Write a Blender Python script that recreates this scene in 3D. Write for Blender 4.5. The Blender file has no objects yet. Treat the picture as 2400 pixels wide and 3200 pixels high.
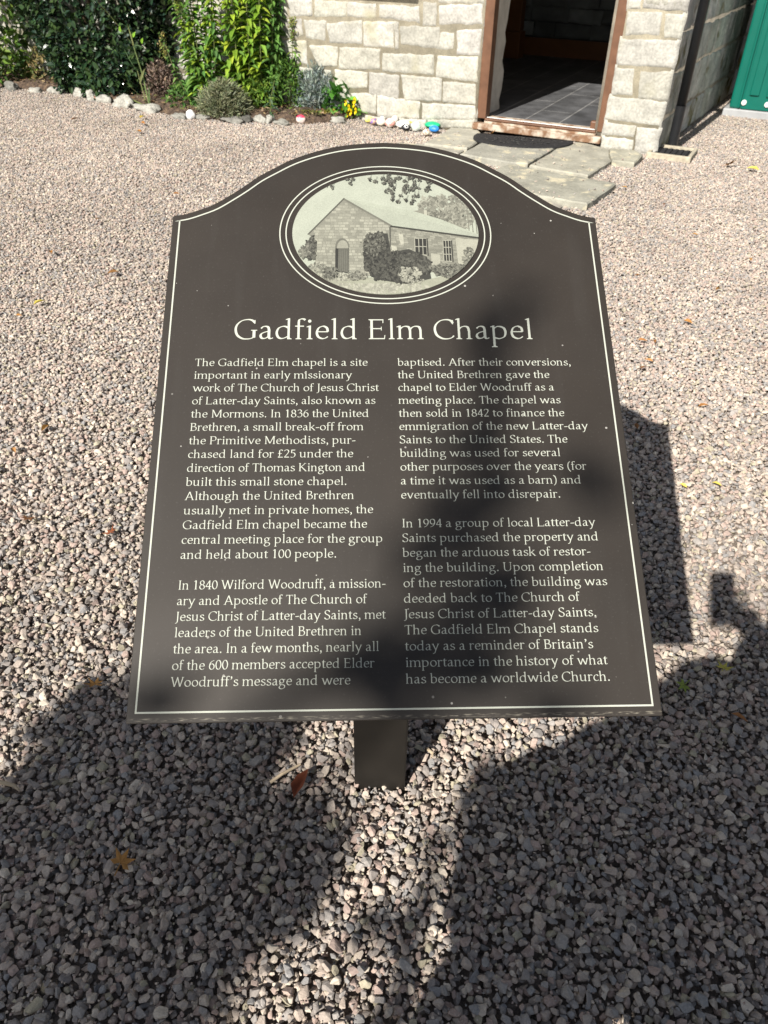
import bpy, bmesh, math, random
import numpy as np
from mathutils import Vector, Matrix, noise

sc = bpy.context.scene
COL = sc.collection
R = math.radians

# ------------------------------------------------------------------ camera
H = 1.5
FPX, TH, RO = 2400.0, 0.6630270, 0.0161207          # focal length in pixels of a 2400x3200 frame, pitch, roll
CAMP = Vector((0, 0, H))
_F = Vector((0, math.cos(TH), -math.sin(TH)))
_R0 = Vector((1, 0, 0)); _U0 = _R0.cross(_F)
CR = math.cos(RO) * _R0 + math.sin(RO) * _U0
CU = -math.sin(RO) * _R0 + math.cos(RO) * _U0
cd = bpy.data.cameras.new('camera'); cam = bpy.data.objects.new('camera', cd); COL.objects.link(cam)
m = Matrix.Identity(4)
for i in range(3):
    m[i][0] = CR[i]; m[i][1] = CU[i]; m[i][2] = -_F[i]; m[i][3] = CAMP[i]
cam.matrix_world = m
cd.sensor_fit = 'VERTICAL'; cd.sensor_height = 36.0; cd.lens = 36.0 * FPX / 3200.0
cd.clip_start = 0.01; cd.clip_end = 500
cd.dof.use_dof = True; cd.dof.focus_distance = 1.12; cd.dof.aperture_fstop = 15
sc.camera = cam

# ------------------------------------------------------------------ light
SUND = Vector((0.40397348, 0.67404975, -0.61843542)).normalized()
w = bpy.data.worlds.new("World"); sc.world = w; w.use_nodes = True
nt = w.node_tree; bg = nt.nodes['Background']
sky = nt.nodes.new('ShaderNodeTexSky'); sky.sky_type = 'NISHITA'; sky.sun_disc = False
sky.sun_elevation = math.asin(-SUND.z); sky.sun_rotation = math.atan2(-SUND.x, -SUND.y)
hsv = nt.nodes.new('ShaderNodeHueSaturation'); hsv.inputs['Saturation'].default_value = .62      # a bright, slightly hazy sky
nt.links.new(sky.outputs[0], hsv.inputs['Color']); nt.links.new(hsv.outputs[0], bg.inputs[0]); bg.inputs[1].default_value = 0.05
sd = bpy.data.lights.new('sun', 'SUN'); sd.energy = 4.6; sd.angle = R(0.53); sd.color = (1.0, 0.94, 0.85)
sun = bpy.data.objects.new('sun', sd); COL.objects.link(sun); sun.location = (-5, -8, 9)
sun.rotation_euler = SUND.to_track_quat('-Z', 'Y').to_euler()
vs = sc.view_settings
vs.view_transform = 'Standard'; vs.look = 'None'; vs.exposure = 0.85; vs.gamma = 1.0; vs.use_curve_mapping = False

# ------------------------------------------------------------------ helpers
rnd = random.Random(7)

def ray(px, py):
    return (_F + CR * ((px - 1200.0) / FPX) - CU * ((py - 1600.0) / FPX))

def at(px, py, z=0.0):
    """the point at height z that the photograph shows at (px, py) of its 2400 x 3200 pixels"""
    r = ray(px, py); return CAMP + r * ((z - H) / r.z)

class MB:
    def __init__(s): s.v = []; s.f = []; s.c = []; s.m = []
    def add(s, verts, faces, col=(1, 1, 1), mi=0):
        o = len(s.v); s.v.extend([tuple(p) for p in verts])
        s.f.extend([tuple(i + o for i in f) for f in faces])
        if col is not None and len(col) == len(faces) and hasattr(col[0], '__len__'): s.c.extend(col)
        else: s.c.extend([col] * len(faces))
        s.m.extend([mi] * len(faces))
    def box(s, o, ax, ay, az, col=(1, 1, 1), mi=0):
        o, ax, ay, az = Vector(o), Vector(ax), Vector(ay), Vector(az)
        p = [o, o + ax, o + ax + ay, o + ay]; p += [q + az for q in p]
        s.add(p, [(0, 3, 2, 1), (4, 5, 6, 7), (0, 1, 5, 4), (1, 2, 6, 5), (2, 3, 7, 6), (3, 0, 4, 7)], col, mi)
    def tube(s, pts, rad, n=8, col=(1, 1, 1), cap=True, mi=0):
        pts = [Vector(p) for p in pts]; rr = rad if hasattr(rad, '__len__') else [rad] * len(pts)
        vs_ = []; ref = None
        for i, p in enumerate(pts):
            t = (pts[min(i + 1, len(pts) - 1)] - pts[max(i - 1, 0)]).normalized()
            if ref is None: ref = t.orthogonal().normalized()
            a = (ref - t * ref.dot(t))
            a = a.normalized() if a.length > 1e-6 else t.orthogonal().normalized()
            ref = a; b = t.cross(a)
            for k in range(n):
                g = 2 * math.pi * k / n; vs_.append(p + (a * math.cos(g) + b * math.sin(g)) * rr[i])
        fs = []
        for i in range(len(pts) - 1):
            for k in range(n):
                fs.append((i * n + k, i * n + (k + 1) % n, (i + 1) * n + (k + 1) % n, (i + 1) * n + k))
        if cap: fs.append(tuple(reversed(range(n)))); fs.append(tuple(range((len(pts) - 1) * n, len(pts) * n)))
        s.add(vs_, fs, col, mi)
    def build(s, name, mats, parent=None, smooth=False, fix=False, bevel=0.0):
        me = bpy.data.meshes.new(name); me.from_pydata(s.v, [], s.f)
        if not isinstance(mats, (list, tuple)): mats = [mats]
        for q in mats: me.materials.append(q)
        if any(s.m): me.polygons.foreach_set('material_index', s.m)
        at_ = me.attributes.new('Col', 'FLOAT_COLOR', 'FACE')
        arr = np.ones((len(s.f), 4), np.float32); arr[:, :3] = np.array([c[:3] for c in s.c], np.float32)
        at_.data.foreach_set('color', arr.ravel())
        if smooth: me.polygons.foreach_set('use_smooth', [True] * len(s.f))
        if fix:
            b = bmesh.new(); b.from_mesh(me); bmesh.ops.recalc_face_normals(b, faces=b.faces); b.to_mesh(me); b.free()
        me.update()
        o = bpy.data.objects.new(name, me); COL.objects.link(o)
        if parent is not None: o.parent = parent
        if bevel:
            bm_ = o.modifiers.new('bevel', 'BEVEL'); bm_.width = bevel; bm_.segments = 2; bm_.limit_method = 'ANGLE'; bm_.angle_limit = R(40)
        return o

def tag(o, label=None, cat=None, group=None, kind=None):
    if label: o['label'] = label
    if cat: o['category'] = cat
    if group: o['group'] = group
    if kind: o['kind'] = kind
    return o

def empty(name, label, cat, group=None):
    o = bpy.data.objects.new(name, None); COL.objects.link(o); o.empty_display_size = .1
    return tag(o, label, cat, group)

# ------------------------------------------------------------------ materials
def material(name, base=None, attr=False, rough=.8, spec=.3, var=.25, vscale=8.0, var2=0.0, v2scale=60.0, bump=0.0, bscale=40.0, bdist=.01,
             tint=None, tintscale=3.0, tintlo=.5, tinthi=.7, trans=0.0, coat=0.0, inst=None, metal=0.0):
    mt = bpy.data.materials.new(name); mt.use_nodes = True
    n = mt.node_tree.nodes; l = mt.node_tree.links; p = n['Principled BSDF']
    tc = n.new('ShaderNodeTexCoord'); co = tc.outputs['Object']
    if attr:
        a = n.new('ShaderNodeAttribute'); a.attribute_name = 'Col'; c = a.outputs['Color']
    else:
        rgb = n.new('ShaderNodeRGB'); rgb.outputs[0].default_value = (*base, 1); c = rgb.outputs[0]
    if inst:
        oi = n.new('ShaderNodeObjectInfo'); rp = n.new('ShaderNodeValToRGB'); rp.color_ramp.interpolation = 'CONSTANT'
        e = rp.color_ramp.elements
        while len(e) < len(inst): e.new(.5)
        for k, (pos, cc) in enumerate(inst): e[k].position = pos; e[k].color = (*cc, 1)
        l.new(oi.outputs['Random'], rp.inputs[0]); c = rp.outputs[0]
        pn = n.new('ShaderNodeTexNoise'); pn.inputs['Scale'].default_value = 1.1; pn.inputs['Detail'].default_value = 4; l.new(oi.outputs['Location'], pn.inputs[0])
        pr = n.new('ShaderNodeMapRange'); pr.inputs[1].default_value = .3; pr.inputs[2].default_value = .7; pr.inputs[3].default_value = .86; pr.inputs[4].default_value = 1.12; l.new(pn.outputs[0], pr.inputs[0])
        ps = n.new('ShaderNodeVectorMath'); ps.operation = 'SCALE'; l.new(c, ps.inputs[0]); l.new(pr.outputs[0], ps.inputs['Scale']); c = ps.outputs[0]
    def mulnoise(c, amt, scale, detail=4):
        nz = n.new('ShaderNodeTexNoise'); nz.inputs['Scale'].default_value = scale; nz.inputs['Detail'].default_value = detail
        l.new(co, nz.inputs['Vector'])
        mr = n.new('ShaderNodeMapRange'); mr.inputs[1].default_value = .28; mr.inputs[2].default_value = .72
        mr.inputs[3].default_value = 1 - amt; mr.inputs[4].default_value = 1 + amt
        l.new(nz.outputs[0], mr.inputs[0])
        mx = n.new('ShaderNodeVectorMath'); mx.operation = 'SCALE'
        l.new(c, mx.inputs[0]); l.new(mr.outputs[0], mx.inputs['Scale']); return mx.outputs[0]
    if var: c = mulnoise(c, var, vscale)
    if var2: c = mulnoise(c, var2, v2scale)
    if tint:
        nz = n.new('ShaderNodeTexNoise'); nz.inputs['Scale'].default_value = tintscale; nz.inputs['Detail'].default_value = 6
        l.new(co, nz.inputs['Vector'])
        mr = n.new('ShaderNodeMapRange'); mr.inputs[1].default_value = tintlo; mr.inputs[2].default_value = tinthi
        l.new(nz.outputs[0], mr.inputs[0])
        mx = n.new('ShaderNodeMix'); mx.data_type = 'RGBA'; mx.inputs[7].default_value = (*tint, 1)
        l.new(mr.outputs[0], mx.inputs[0]); l.new(c, mx.inputs[6]); c = mx.outputs[2]
    l.new(c, p.inputs['Base Color'])
    p.inputs['Roughness'].default_value = rough; p.inputs['Specular IOR Level'].default_value = spec
    p.inputs['Metallic'].default_value = metal
    if coat: p.inputs['Coat Weight'].default_value = coat
    if bump:
        nz = n.new('ShaderNodeTexNoise'); nz.inputs['Scale'].default_value = bscale; nz.inputs['Detail'].default_value = 5
        l.new(co, nz.inputs['Vector'])
        b = n.new('ShaderNodeBump'); b.inputs['Strength'].default_value = bump; b.inputs['Distance'].default_value = bdist
        l.new(nz.outputs[0], b.inputs['Height']); l.new(b.outputs[0], p.inputs['Normal'])
    if trans:
        tr = n.new('ShaderNodeBsdfTranslucent'); l.new(c, tr.inputs[0])
        ms = n.new('ShaderNodeMixShader'); ms.inputs[0].default_value = trans
        l.new(p.outputs[0], ms.inputs[1]); l.new(tr.outputs[0], ms.inputs[2])
        l.new(ms.outputs[0], n['Material Output'].inputs[0])
    return mt

GRAVEL_TINTS = [(0.0, (.405, .348, .302)), (.14, (.29, .26, .24)), (.30, (.45, .375, .318)), (.42, (.415, .322, .278)), (.50, (.33, .306, .286)),
                (.62, (.505, .437, .367)), (.75, (.37, .288, .253)), (.81, (.285, .277, .272)), (.89, (.575, .508, .425)), (.95, (.39, .353, .265))]
M = dict(
    gravel=material('gravel_stone', (1, 1, 1), inst=GRAVEL_TINTS, rough=.9, spec=.2, var=.14, vscale=1.6, var2=.10, v2scale=6, bump=.2, bscale=5, bdist=.05),
    grit=material('grit', (.19, .16, .135), var=.4, vscale=150, rough=1, bump=.6, bscale=200, bdist=.01),
    soil=material('soil', (.085, .06, .045), var=.5, vscale=18, rough=1, bump=.9, bscale=60, bdist=.03, tint=(.2, .14, .09), tintscale=25),
    stone=material('limestone', attr=True, rough=.95, spec=.15, var=.18, vscale=9, var2=.22, v2scale=55, bump=.8, bscale=60, bdist=.0045,
                   tint=(.38, .36, .25), tintscale=3.2, tintlo=.58, tinthi=.80),
    shadestone=material('shade_lifted_weathered_limestone', attr=True, rough=.95, spec=.15, var=.3, vscale=7, var2=.2, v2scale=40, bump=.8, bscale=50, bdist=.006,
                        tint=(.20, .17, .06), tintscale=4.2, tintlo=.54, tinthi=.66),  # side wall copy of the limestone; its paler tones imitate bounce light
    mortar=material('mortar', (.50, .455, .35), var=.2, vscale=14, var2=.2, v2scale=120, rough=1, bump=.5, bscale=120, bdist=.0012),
    shademortar=material('shade_lifted_mortar', (.42, .38, .31), var=.3, vscale=10, rough=1, bump=.5, bscale=90, bdist=.002),  # side wall copy of the mortar, colour lifted in place of bounce light
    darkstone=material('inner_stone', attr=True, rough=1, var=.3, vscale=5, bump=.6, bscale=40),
    plaster=material('plaster', (.5, .48, .45), var=.15, vscale=12, rough=1, bump=.5, bscale=40),
    frame=material('brown_frame_wood', (.135, .067, .039), var=.2, vscale=14, rough=.5, spec=.35, bump=.15, bscale=90, bdist=.003),
    sill=material('weathered_sill_wood', (.20, .115, .068), var=.25, vscale=18, rough=.8, tint=(.50, .44, .36), tintscale=13, tintlo=.44, tinthi=.60, bump=.3, bscale=80, bdist=.003),
    pine=material('varnished_pine', (.13, .055, .02), var=.15, vscale=6, rough=.5),
    slab=material('flagstone', attr=True, rough=.9, spec=.2, var=.22, vscale=6, var2=.12, v2scale=45, bump=.6, bscale=30, bdist=.008,
                  tint=(.50, .46, .34), tintscale=11, tintlo=.56, tinthi=.66),
    black=material('black_plastic', (.014, .015, .017), var=.2, vscale=20, rough=.32, spec=.5),
    rubber=material('black_rubber', (.022, .022, .024), var=.4, vscale=40, rough=.85, bump=.8, bscale=90, bdist=.006),
    concrete=material('concrete', (.40, .36, .28), var=.25, vscale=25, rough=1, bump=.5, bscale=90, bdist=.004),
    green=material('green_plastic', (.0025, .115, .085), var=.06, vscale=5, rough=.33, spec=.5),
    greybase=material('grey_plastic', (.33, .34, .35), var=.1, vscale=10, rough=.6),
    white=material('white_nylon', (.75, .75, .73), var=.05, rough=.4),
    rock=material('edging_rock', attr=True, rough=.95, var=.3, vscale=14, var2=.25, v2scale=60, bump=.9, bscale=35, bdist=.02),
    paint=material('painted_pebble', attr=True, rough=.45, spec=.4, var=.12, vscale=25),
    leafgloss=material('glossy_leaf', attr=True, rough=.24, spec=.75, var=.15, vscale=12, trans=.12),
    leaf=material('soft_leaf', attr=True, rough=.55, spec=.3, var=.15, vscale=18, trans=.3),
    dull=material('dry_leaf', attr=True, rough=.8, spec=.15, var=.2, vscale=30, trans=.12),
    stem=material('stem', attr=True, rough=.8, var=.15, vscale=20),
    bark=material('bark', (.13, .10, .075), var=.35, vscale=9, rough=.95, bump=.9, bscale=22, bdist=.03),
    letter=material('cream_lettering', (.44, .46, .40), var=.05, vscale=20, rough=.55, spec=.3),
    picture=material('printed_picture', attr=True, rough=.5, spec=.35, var=.06, vscale=40, var2=.10, v2scale=420),
    skin=material('skin', (.45, .27, .20), var=.06, rough=.5),
    cloth=material('navy_cloth', (.03, .04, .09), var=.15, vscale=40, rough=.9),
    denim=material('denim', (.05, .08, .15), var=.2, vscale=60, rough=.95),
    hair=material('brown_hair', (.05, .03, .02), var=.3, vscale=90, rough=.6),
    phone=material('phone_glass', (.01, .01, .012), var=0, rough=.15, spec=.6),
)

def board_material():
    mt = bpy.data.materials.new('dark_board'); mt.use_nodes = True
    n = mt.node_tree.nodes; l = mt.node_tree.links; p = n['Principled BSDF']
    tc = n.new('ShaderNodeTexCoord'); co = tc.outputs['Object']
    def nz(scale, detail=3):
        q = n.new('ShaderNodeTexNoise'); q.inputs['Scale'].default_value = scale; q.inputs['Detail'].default_value = detail
        l.new(co, q.inputs['Vector']); return q.outputs[0]
    def rng(x, a, b, c, d):
        q = n.new('ShaderNodeMapRange'); q.inputs[1].default_value = a; q.inputs[2].default_value = b; q.inputs[3].default_value = c; q.inputs[4].default_value = d
        l.new(x, q.inputs[0]); return q.outputs[0]
    def mix(f, a, b):
        q = n.new('ShaderNodeMix'); q.data_type = 'RGBA'
        l.new(f, q.inputs[0])
        if hasattr(a, 'links') or hasattr(a, 'is_linked'): l.new(a, q.inputs[6])
        else: q.inputs[6].default_value = (*a, 1)
        q.inputs[7].default_value = (*b, 1); return q.outputs[2]
    c = mix(rng(nz(5, 5), .35, .7, 0, 1), (.0185, .0146, .0113), (.0245, .0192, .0147))
    c = mix(rng(nz(300, 2), .62, .74, 0, .35), c, (.06, .056, .05))
    v = n.new('ShaderNodeTexVoronoi'); v.inputs['Scale'].default_value = 42; l.new(co, v.inputs['Vector'])
    sc_ = n.new('ShaderNodeSeparateColor'); l.new(v.outputs['Color'], sc_.inputs[0])
    fs = rng(sc_.outputs[0], .40, 1.0, 0.0, .08)                     # flecks of unequal size, many cells without one
    cmp_ = n.new('ShaderNodeMath'); cmp_.operation = 'LESS_THAN'; l.new(v.outputs['Distance'], cmp_.inputs[0]); l.new(fs, cmp_.inputs[1])
    fk = n.new('ShaderNodeMath'); fk.operation = 'MULTIPLY'; l.new(cmp_.outputs[0], fk.inputs[0]); l.new(rng(sc_.outputs[1], 0, 1, .25, .8), fk.inputs[1])
    c = mix(fk.outputs[0], c, (.42, .41, .38))
    mp2 = n.new('ShaderNodeMapping'); mp2.inputs['Scale'].default_value = (30, 3.5, 1); mp2.inputs['Rotation'].default_value = (0, 0, .12); l.new(co, mp2.inputs[0])
    q2 = n.new('ShaderNodeTexNoise'); q2.inputs['Scale'].default_value = 1; q2.inputs['Detail'].default_value = 7; l.new(mp2.outputs[0], q2.inputs['Vector'])
    c = mix(rng(q2.outputs[0], .56, .80, 0, .22), c, (.045, .042, .038))                # faint rain streaks of dust
    # scuffed strip along the bottom edge
    sp = n.new('ShaderNodeSeparateXYZ'); l.new(co, sp.inputs[0])
    b1 = rng(sp.outputs[1], .0018, .003, 0, 1); b2 = rng(sp.outputs[1], .0045, .0068, 1, 0)
    mp = n.new('ShaderNodeMapping'); mp.inputs['Scale'].default_value = (60, 420, 1); l.new(co, mp.inputs[0])
    q = n.new('ShaderNodeTexNoise'); q.inputs['Scale'].default_value = 1.6; q.inputs['Detail'].default_value = 6; l.new(mp.outputs[0], q.inputs['Vector'])
    s_ = rng(q.outputs[0], .50, .70, 0, .6)
    m1 = n.new('ShaderNodeMath'); m1.operation = 'MULTIPLY'; l.new(b1, m1.inputs[0]); l.new(b2, m1.inputs[1])
    m2 = n.new('ShaderNodeMath'); m2.operation = 'MULTIPLY'; l.new(m1.outputs[0], m2.inputs[0]); l.new(s_, m2.inputs[1])
    c = mix(m2.outputs[0], c, (.36, .33, .26))
    l.new(c, p.inputs['Base Color'])
    l.new(rng(nz(9, 4), .3, .7, .54, .64), p.inputs['Roughness'])
    p.inputs['Specular IOR Level'].default_value = .48
    return mt
M['board'] = board_material()
M['post'] = material('dark_post', (.0135, .0118, .0098), var=.25, vscale=12, rough=.55, spec=.3)

def tile_material():
    mt = bpy.data.materials.new('slate_tiles'); mt.use_nodes = True
    n = mt.node_tree.nodes; l = mt.node_tree.links; p = n['Principled BSDF']
    tc = n.new('ShaderNodeTexCoord'); mp = n.new('ShaderNodeMapping'); l.new(tc.outputs['Object'], mp.inputs[0])
    mp.inputs['Rotation'].default_value = (0, 0, R(26.5 + 90)); mp.inputs['Location'].default_value = (.31, .12, 0)
    b = n.new('ShaderNodeTexBrick'); l.new(mp.outputs[0], b.inputs[0]); b.inputs['Scale'].default_value = 1
    b.inputs['Brick Width'].default_value = .9; b.inputs['Row Height'].default_value = .3; b.inputs['Mortar Size'].default_value = .006
    b.inputs['Color1'].default_value = (.075, .078, .085, 1); b.inputs['Color2'].default_value = (.11, .112, .118, 1); b.inputs['Mortar'].default_value = (.24, .24, .24, 1)
    z = n.new('ShaderNodeTexNoise'); z.inputs['Scale'].default_value = 5; z.inputs['Detail'].default_value = 6; l.new(tc.outputs['Object'], z.inputs[0])
    mr = n.new('ShaderNodeMapRange'); mr.inputs[1].default_value = .3; mr.inputs[2].default_value = .7; mr.inputs[3].default_value = .55; mr.inputs[4].default_value = 1.45
    l.new(z.outputs[0], mr.inputs[0])
    s_ = n.new('ShaderNodeVectorMath'); s_.operation = 'SCALE'; l.new(b.outputs[0], s_.inputs[0]); l.new(mr.outputs[0], s_.inputs['Scale'])
    l.new(s_.outputs[0], p.inputs['Base Color']); p.inputs['Roughness'].default_value = .55
    return mt
M['tiles'] = tile_material()

# ------------------------------------------------------------------ the chapel's own axes
CO = Vector((2.09444821, 6.59305006, 0)); UD = Vector((-.89557404, .4449125, 0)); VD = Vector((.4449125, .89557404, 0))
SDIR = Vector((.498, .867, 0)).normalized(); SN = Vector((.867, -.498, 0)).normalized(); ZZ = Vector((0, 0, 1))
def W(u, v, z): return CO + UD * u + VD * v + ZZ * z
def fac(px, py, v=0.0):
    r = ray(px, py); P0 = CO + VD * v; t = ((P0 - CAMP).dot(VD)) / r.dot(VD); P = CAMP + r * t
    return ((P - CO).dot(UD), P.z)
def uv_of(P): d = Vector(P) - CO; return d.dot(UD), d.dot(VD)

# ------------------------------------------------------------------ ground
b = MB(); b.add([(-60, -40, -.022), (60, -40, -.022), (60, 80, -.022), (-60, 80, -.022)], [(0, 1, 2, 3)])
tag(b.build('ground', M['grit']), kind='structure')

SLABS = [  # corners in the photograph, flagstones before the doorway
    ([(1325, 447), (1410, 398), (1488, 402), (1520, 428), (1460, 463)], (.34, .33, .28), 'pale flagstone under the left end of the doormat beside the painted pebbles'),
    ([(1245, 447), (1320, 449), (1455, 466), (1432, 478), (1330, 470)], (.31, .30, .26), 'narrow flagstone half hidden by the arched top of the sign board'),
    ([(1435, 480), (1520, 436), (1790, 444), (1730, 462), (1650, 510), (1600, 507)], (.30, .295, .255), 'wide grey flagstone with the half round doormat lying on it'),
    ([(1655, 515), (1742, 462), (1800, 440), (1905, 465), (1910, 500), (1838, 548), (1720, 528)], (.32, .31, .26), 'lichen spotted flagstone in front of the right door jamb'),
    ([(1545, 528), (1590, 512), (1925, 572), (1838, 636), (1690, 612), (1600, 575)], (.29, .285, .24), 'large darker flagstone nearest the sign with its right corner jutting into the gravel'),
    ([(1905, 462), (1990, 470), (2012, 482), (1982, 508), (1914, 500)], (.34, .33, .27), 'small pale flagstone at the foot of the chapel corner'),
    ([(1560, 600), (1690, 618), (1760, 640), (1735, 660), (1620, 650)], (.31, .29, .25), 'flagstone edge peeping out behind the sloping right shoulder of the board'),
]
slab_polys = []
for q, (pts, col, lab) in enumerate(SLABS):
    zt = .035 + .004 * (q % 3) - (.02 if q in (1, 6) else 0)
    P = [at(x, y, zt) for x, y in pts]; slab_polys.append([(p.x, p.y) for p in P])
    c = sum(P, Vector()) / len(P)
    out = []
    for i in range(len(P)):                       # chipped outline
        a, d = P[i], P[(i + 1) % len(P)]; n_ = max(2, int((d - a).length / .05))
        for k in range(n_):
            g = a.lerp(d, k / n_); j = noise.noise(g * 9 + Vector((q, 0, 0))) * .014
            out.append(g + (g - c).normalized() * j)
    n_ = len(out); b = MB()
    inner = [c + (g - c) * (1 - .012 / max((g - c).length, .05)) for g in out]
    vv = [(g.x, g.y, zt) for g in inner] + [(g.x, g.y, zt - .008) for g in out] + [(g.x, g.y, -.02) for g in out]
    ff = [tuple(range(n_))] + [(i + r_ * n_, (i + 1) % n_ + r_ * n_, (i + 1) % n_ + (r_ + 1) * n_, i + (r_ + 1) * n_) for r_ in (0, 1) for i in range(n_)]
    b.add(vv, ff, col)
    tag(b.build('paving_slab', M['slab'], fix=True), lab, 'paving slab', 'flagstones before the chapel doorway')

# soil bed between the edging stones and the wall
EDGE = [(-120, 262), (30, 270), (112, 283), (177, 284), (249, 296), (290, 306), (330, 318), (388, 330), (460, 343), (561, 366), (633, 369), (727, 377), (811, 377), (882, 385), (960, 386), (1054, 380), (1125, 368)]
edgeP = [at(x, y) for x, y in EDGE]
bedpoly = [(p.x, p.y) for p in edgeP] + [tuple(W(2.55, .0, 0)[:2]), tuple(W(11, .0, 0)[:2])]
b = MB()
rows = []
for i, p in enumerate(edgeP):
    u = uv_of(p)[0]; base = W(max(u, 2.55), 0, 0)
    rows.append([Vector((*p.lerp(base, k / 10)[:2], -.01 + .07 * math.sin(min(1, k / 3) * 1.57) + .03 * noise.noise(p.lerp(base, k / 10) * 4))) for k in range(11)])
vv = [p for r_ in rows for p in r_]; n_ = 11
b.add(vv, [(i * n_ + k, (i + 1) * n_ + k, (i + 1) * n_ + k + 1, i * n_ + k + 1) for i in range(len(rows) - 1) for k in range(10)])
tag(b.build('soil_bed', M['soil'], smooth=True), kind='structure')

# ------------------------------------------------------------------ gravel: uncountable loose stones
def in_poly(x, y, poly):
    c = np.zeros(len(x), bool); n_ = len(poly)
    for i in range(n_):
        x0, y0 = poly[i]; x1, y1 = poly[(i + 1) % n_]
        cond = ((y0 > y) != (y1 > y)); xi = (x1 - x0) * (y - y0) / ((y1 - y0) if y1 != y0 else 1e-9) + x0
        c ^= cond & (x < xi)
    return c

def gravel():
    g = np.random.default_rng(3)
    src = bpy.data.collections.new('gravel_stones')
    for k in range(16):
        bm_ = bmesh.new(); rr = random.Random(100 + k)
        a, b_, c = 1.0, rr.uniform(.68, .95), rr.uniform(.5, .75)
        for _ in range(rr.randint(9, 15)):
            v = Vector((rr.gauss(0, 1), rr.gauss(0, 1), rr.gauss(0, 1))).normalized()
            f = rr.uniform(.86, 1.08); bm_.verts.new((v.x * a * f, v.y * b_ * f, v.z * c * f))
        r_ = bmesh.ops.convex_hull(bm_, input=bm_.verts)
        bmesh.ops.delete(bm_, geom=[v for v in bm_.verts if not v.link_faces], context='VERTS')
        bmesh.ops.dissolve_limit(bm_, angle_limit=R(16), verts=bm_.verts, edges=bm_.edges)
        bmesh.ops.bevel(bm_, geom=list(bm_.edges), offset=.055, segments=1, affect='EDGES', clamp_overlap=True)
        bmesh.ops.triangulate(bm_, faces=bm_.faces)
        me = bpy.data.meshes.new('stone'); bm_.to_mesh(me); bm_.free(); me.materials.append(M['gravel'])
        o = bpy.data.objects.new('gravel_stone_%02d' % k, me); src.objects.link(o)
    X, Y, Z, S = [], [], [], []
    def layer(y0, y1, sp, z, s0, s1, keep=1.0):
        xs = np.arange(-6.2, 6.2, sp); ys = np.arange(y0, y1, sp * .87)
        x, y = np.meshgrid(xs, ys); x = x + (np.arange(len(ys)) % 2)[:, None] * sp / 2
        x = x.ravel() + g.uniform(-.42, .42, x.size) * sp; y = y.ravel() + g.uniform(-.42, .42, y.size) * sp
        depth = y * math.cos(TH) + 1.5 * math.sin(TH)
        k = (np.abs(x) < depth * .5 + 1.05) & (g.random(x.size) < keep)
        x, y = x[k], y[k]
        u = (x - CO.x) * UD.x + (y - CO.y) * UD.y; v = (x - CO.x) * VD.x + (y - CO.y) * VD.y
        side = (x - CO.x) * SN.x + (y - CO.y) * SN.y
        bad = ((v > 0.0) & (side < .0))
        bad |= in_poly(x, y, bedpoly)
        for p in slab_polys: bad |= in_poly(x, y, p)
        ons = np.zeros(len(x), bool)
        for p in slab_polys: ons |= in_poly(x, y, p)
        stray = ons & (g.random(len(x)) < .018) & (z > -.006)
        k = ~bad | stray; lift = (stray * .047)[k]; x, y = x[k], y[k]
        z_ = lift + z + g.uniform(-.004, .004, x.size) + .006 * np.sin(x * 2.1 + 1) * np.sin(y * 1.7)
        s = np.exp(g.uniform(math.log(s0), math.log(s1), x.size))
        X.append(x); Y.append(y); Z.append(z_); S.append(s)
    layer(.15, 2.6, .0165, -.013, .0080, .0125)
    layer(.15, 2.6, .0205, -.003, .0070, .0138)
    layer(.15, 2.6, .0460, .002, .0100, .0165, .8)
    layer(.15, 2.6, .0130, .001, .0022, .0048, .55)
    layer(2.6, 9.6, .0155, -.010, .0085, .0115)
    layer(2.6, 9.6, .0190, -.003, .0070, .0118)
    X, Y, Z, S = map(np.concatenate, (X, Y, Z, S)); n_ = len(X)
    me = bpy.data.meshes.new('gravel'); me.vertices.add(n_)
    me.vertices.foreach_set('co', np.stack([X, Y, Z], 1).astype(np.float32).ravel())
    rot = np.stack([g.normal(0, .42, n_), g.normal(0, .42, n_), g.uniform(0, 6.283, n_)], 1).astype(np.float32)
    a = me.attributes.new('rot', 'FLOAT_VECTOR', 'POINT'); a.data.foreach_set('vector', rot.ravel())
    scl = (S[:, None] * g.uniform(.85, 1.2, (n_, 3))).astype(np.float32)
    a = me.attributes.new('scl', 'FLOAT_VECTOR', 'POINT'); a.data.foreach_set('vector', scl.ravel())
    a = me.attributes.new('pick', 'INT', 'POINT'); a.data.foreach_set('value', g.integers(0, 16, n_).astype(np.int32))
    o = bpy.data.objects.new('gravel', me); COL.objects.link(o)
    ng = bpy.data.node_groups.new('scatter', 'GeometryNodeTree')
    ng.interface.new_socket('Geometry', in_out='INPUT', socket_type='NodeSocketGeometry')
    ng.interface.new_socket('Geometry', in_out='OUTPUT', socket_type='NodeSocketGeometry')
    N, L = ng.nodes, ng.links
    gi, go = N.new('NodeGroupInput'), N.new('NodeGroupOutput')
    ci = N.new('GeometryNodeCollectionInfo'); ci.inputs[0].default_value = src; ci.inputs['Separate Children'].default_value = True; ci.inputs['Reset Children'].default_value = True
    ip = N.new('GeometryNodeInstanceOnPoints'); ip.inputs['Pick Instance'].default_value = True
    def na(nm, t): q = N.new('GeometryNodeInputNamedAttribute'); q.data_type = t; q.inputs[0].default_value = nm; return q.outputs[0]
    L.new(gi.outputs[0], ip.inputs['Points']); L.new(ci.outputs[0], ip.inputs['Instance'])
    L.new(na('pick', 'INT'), ip.inputs['Instance Index']); L.new(na('rot', 'FLOAT_VECTOR'), ip.inputs['Rotation']); L.new(na('scl', 'FLOAT_VECTOR'), ip.inputs['Scale'])
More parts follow.
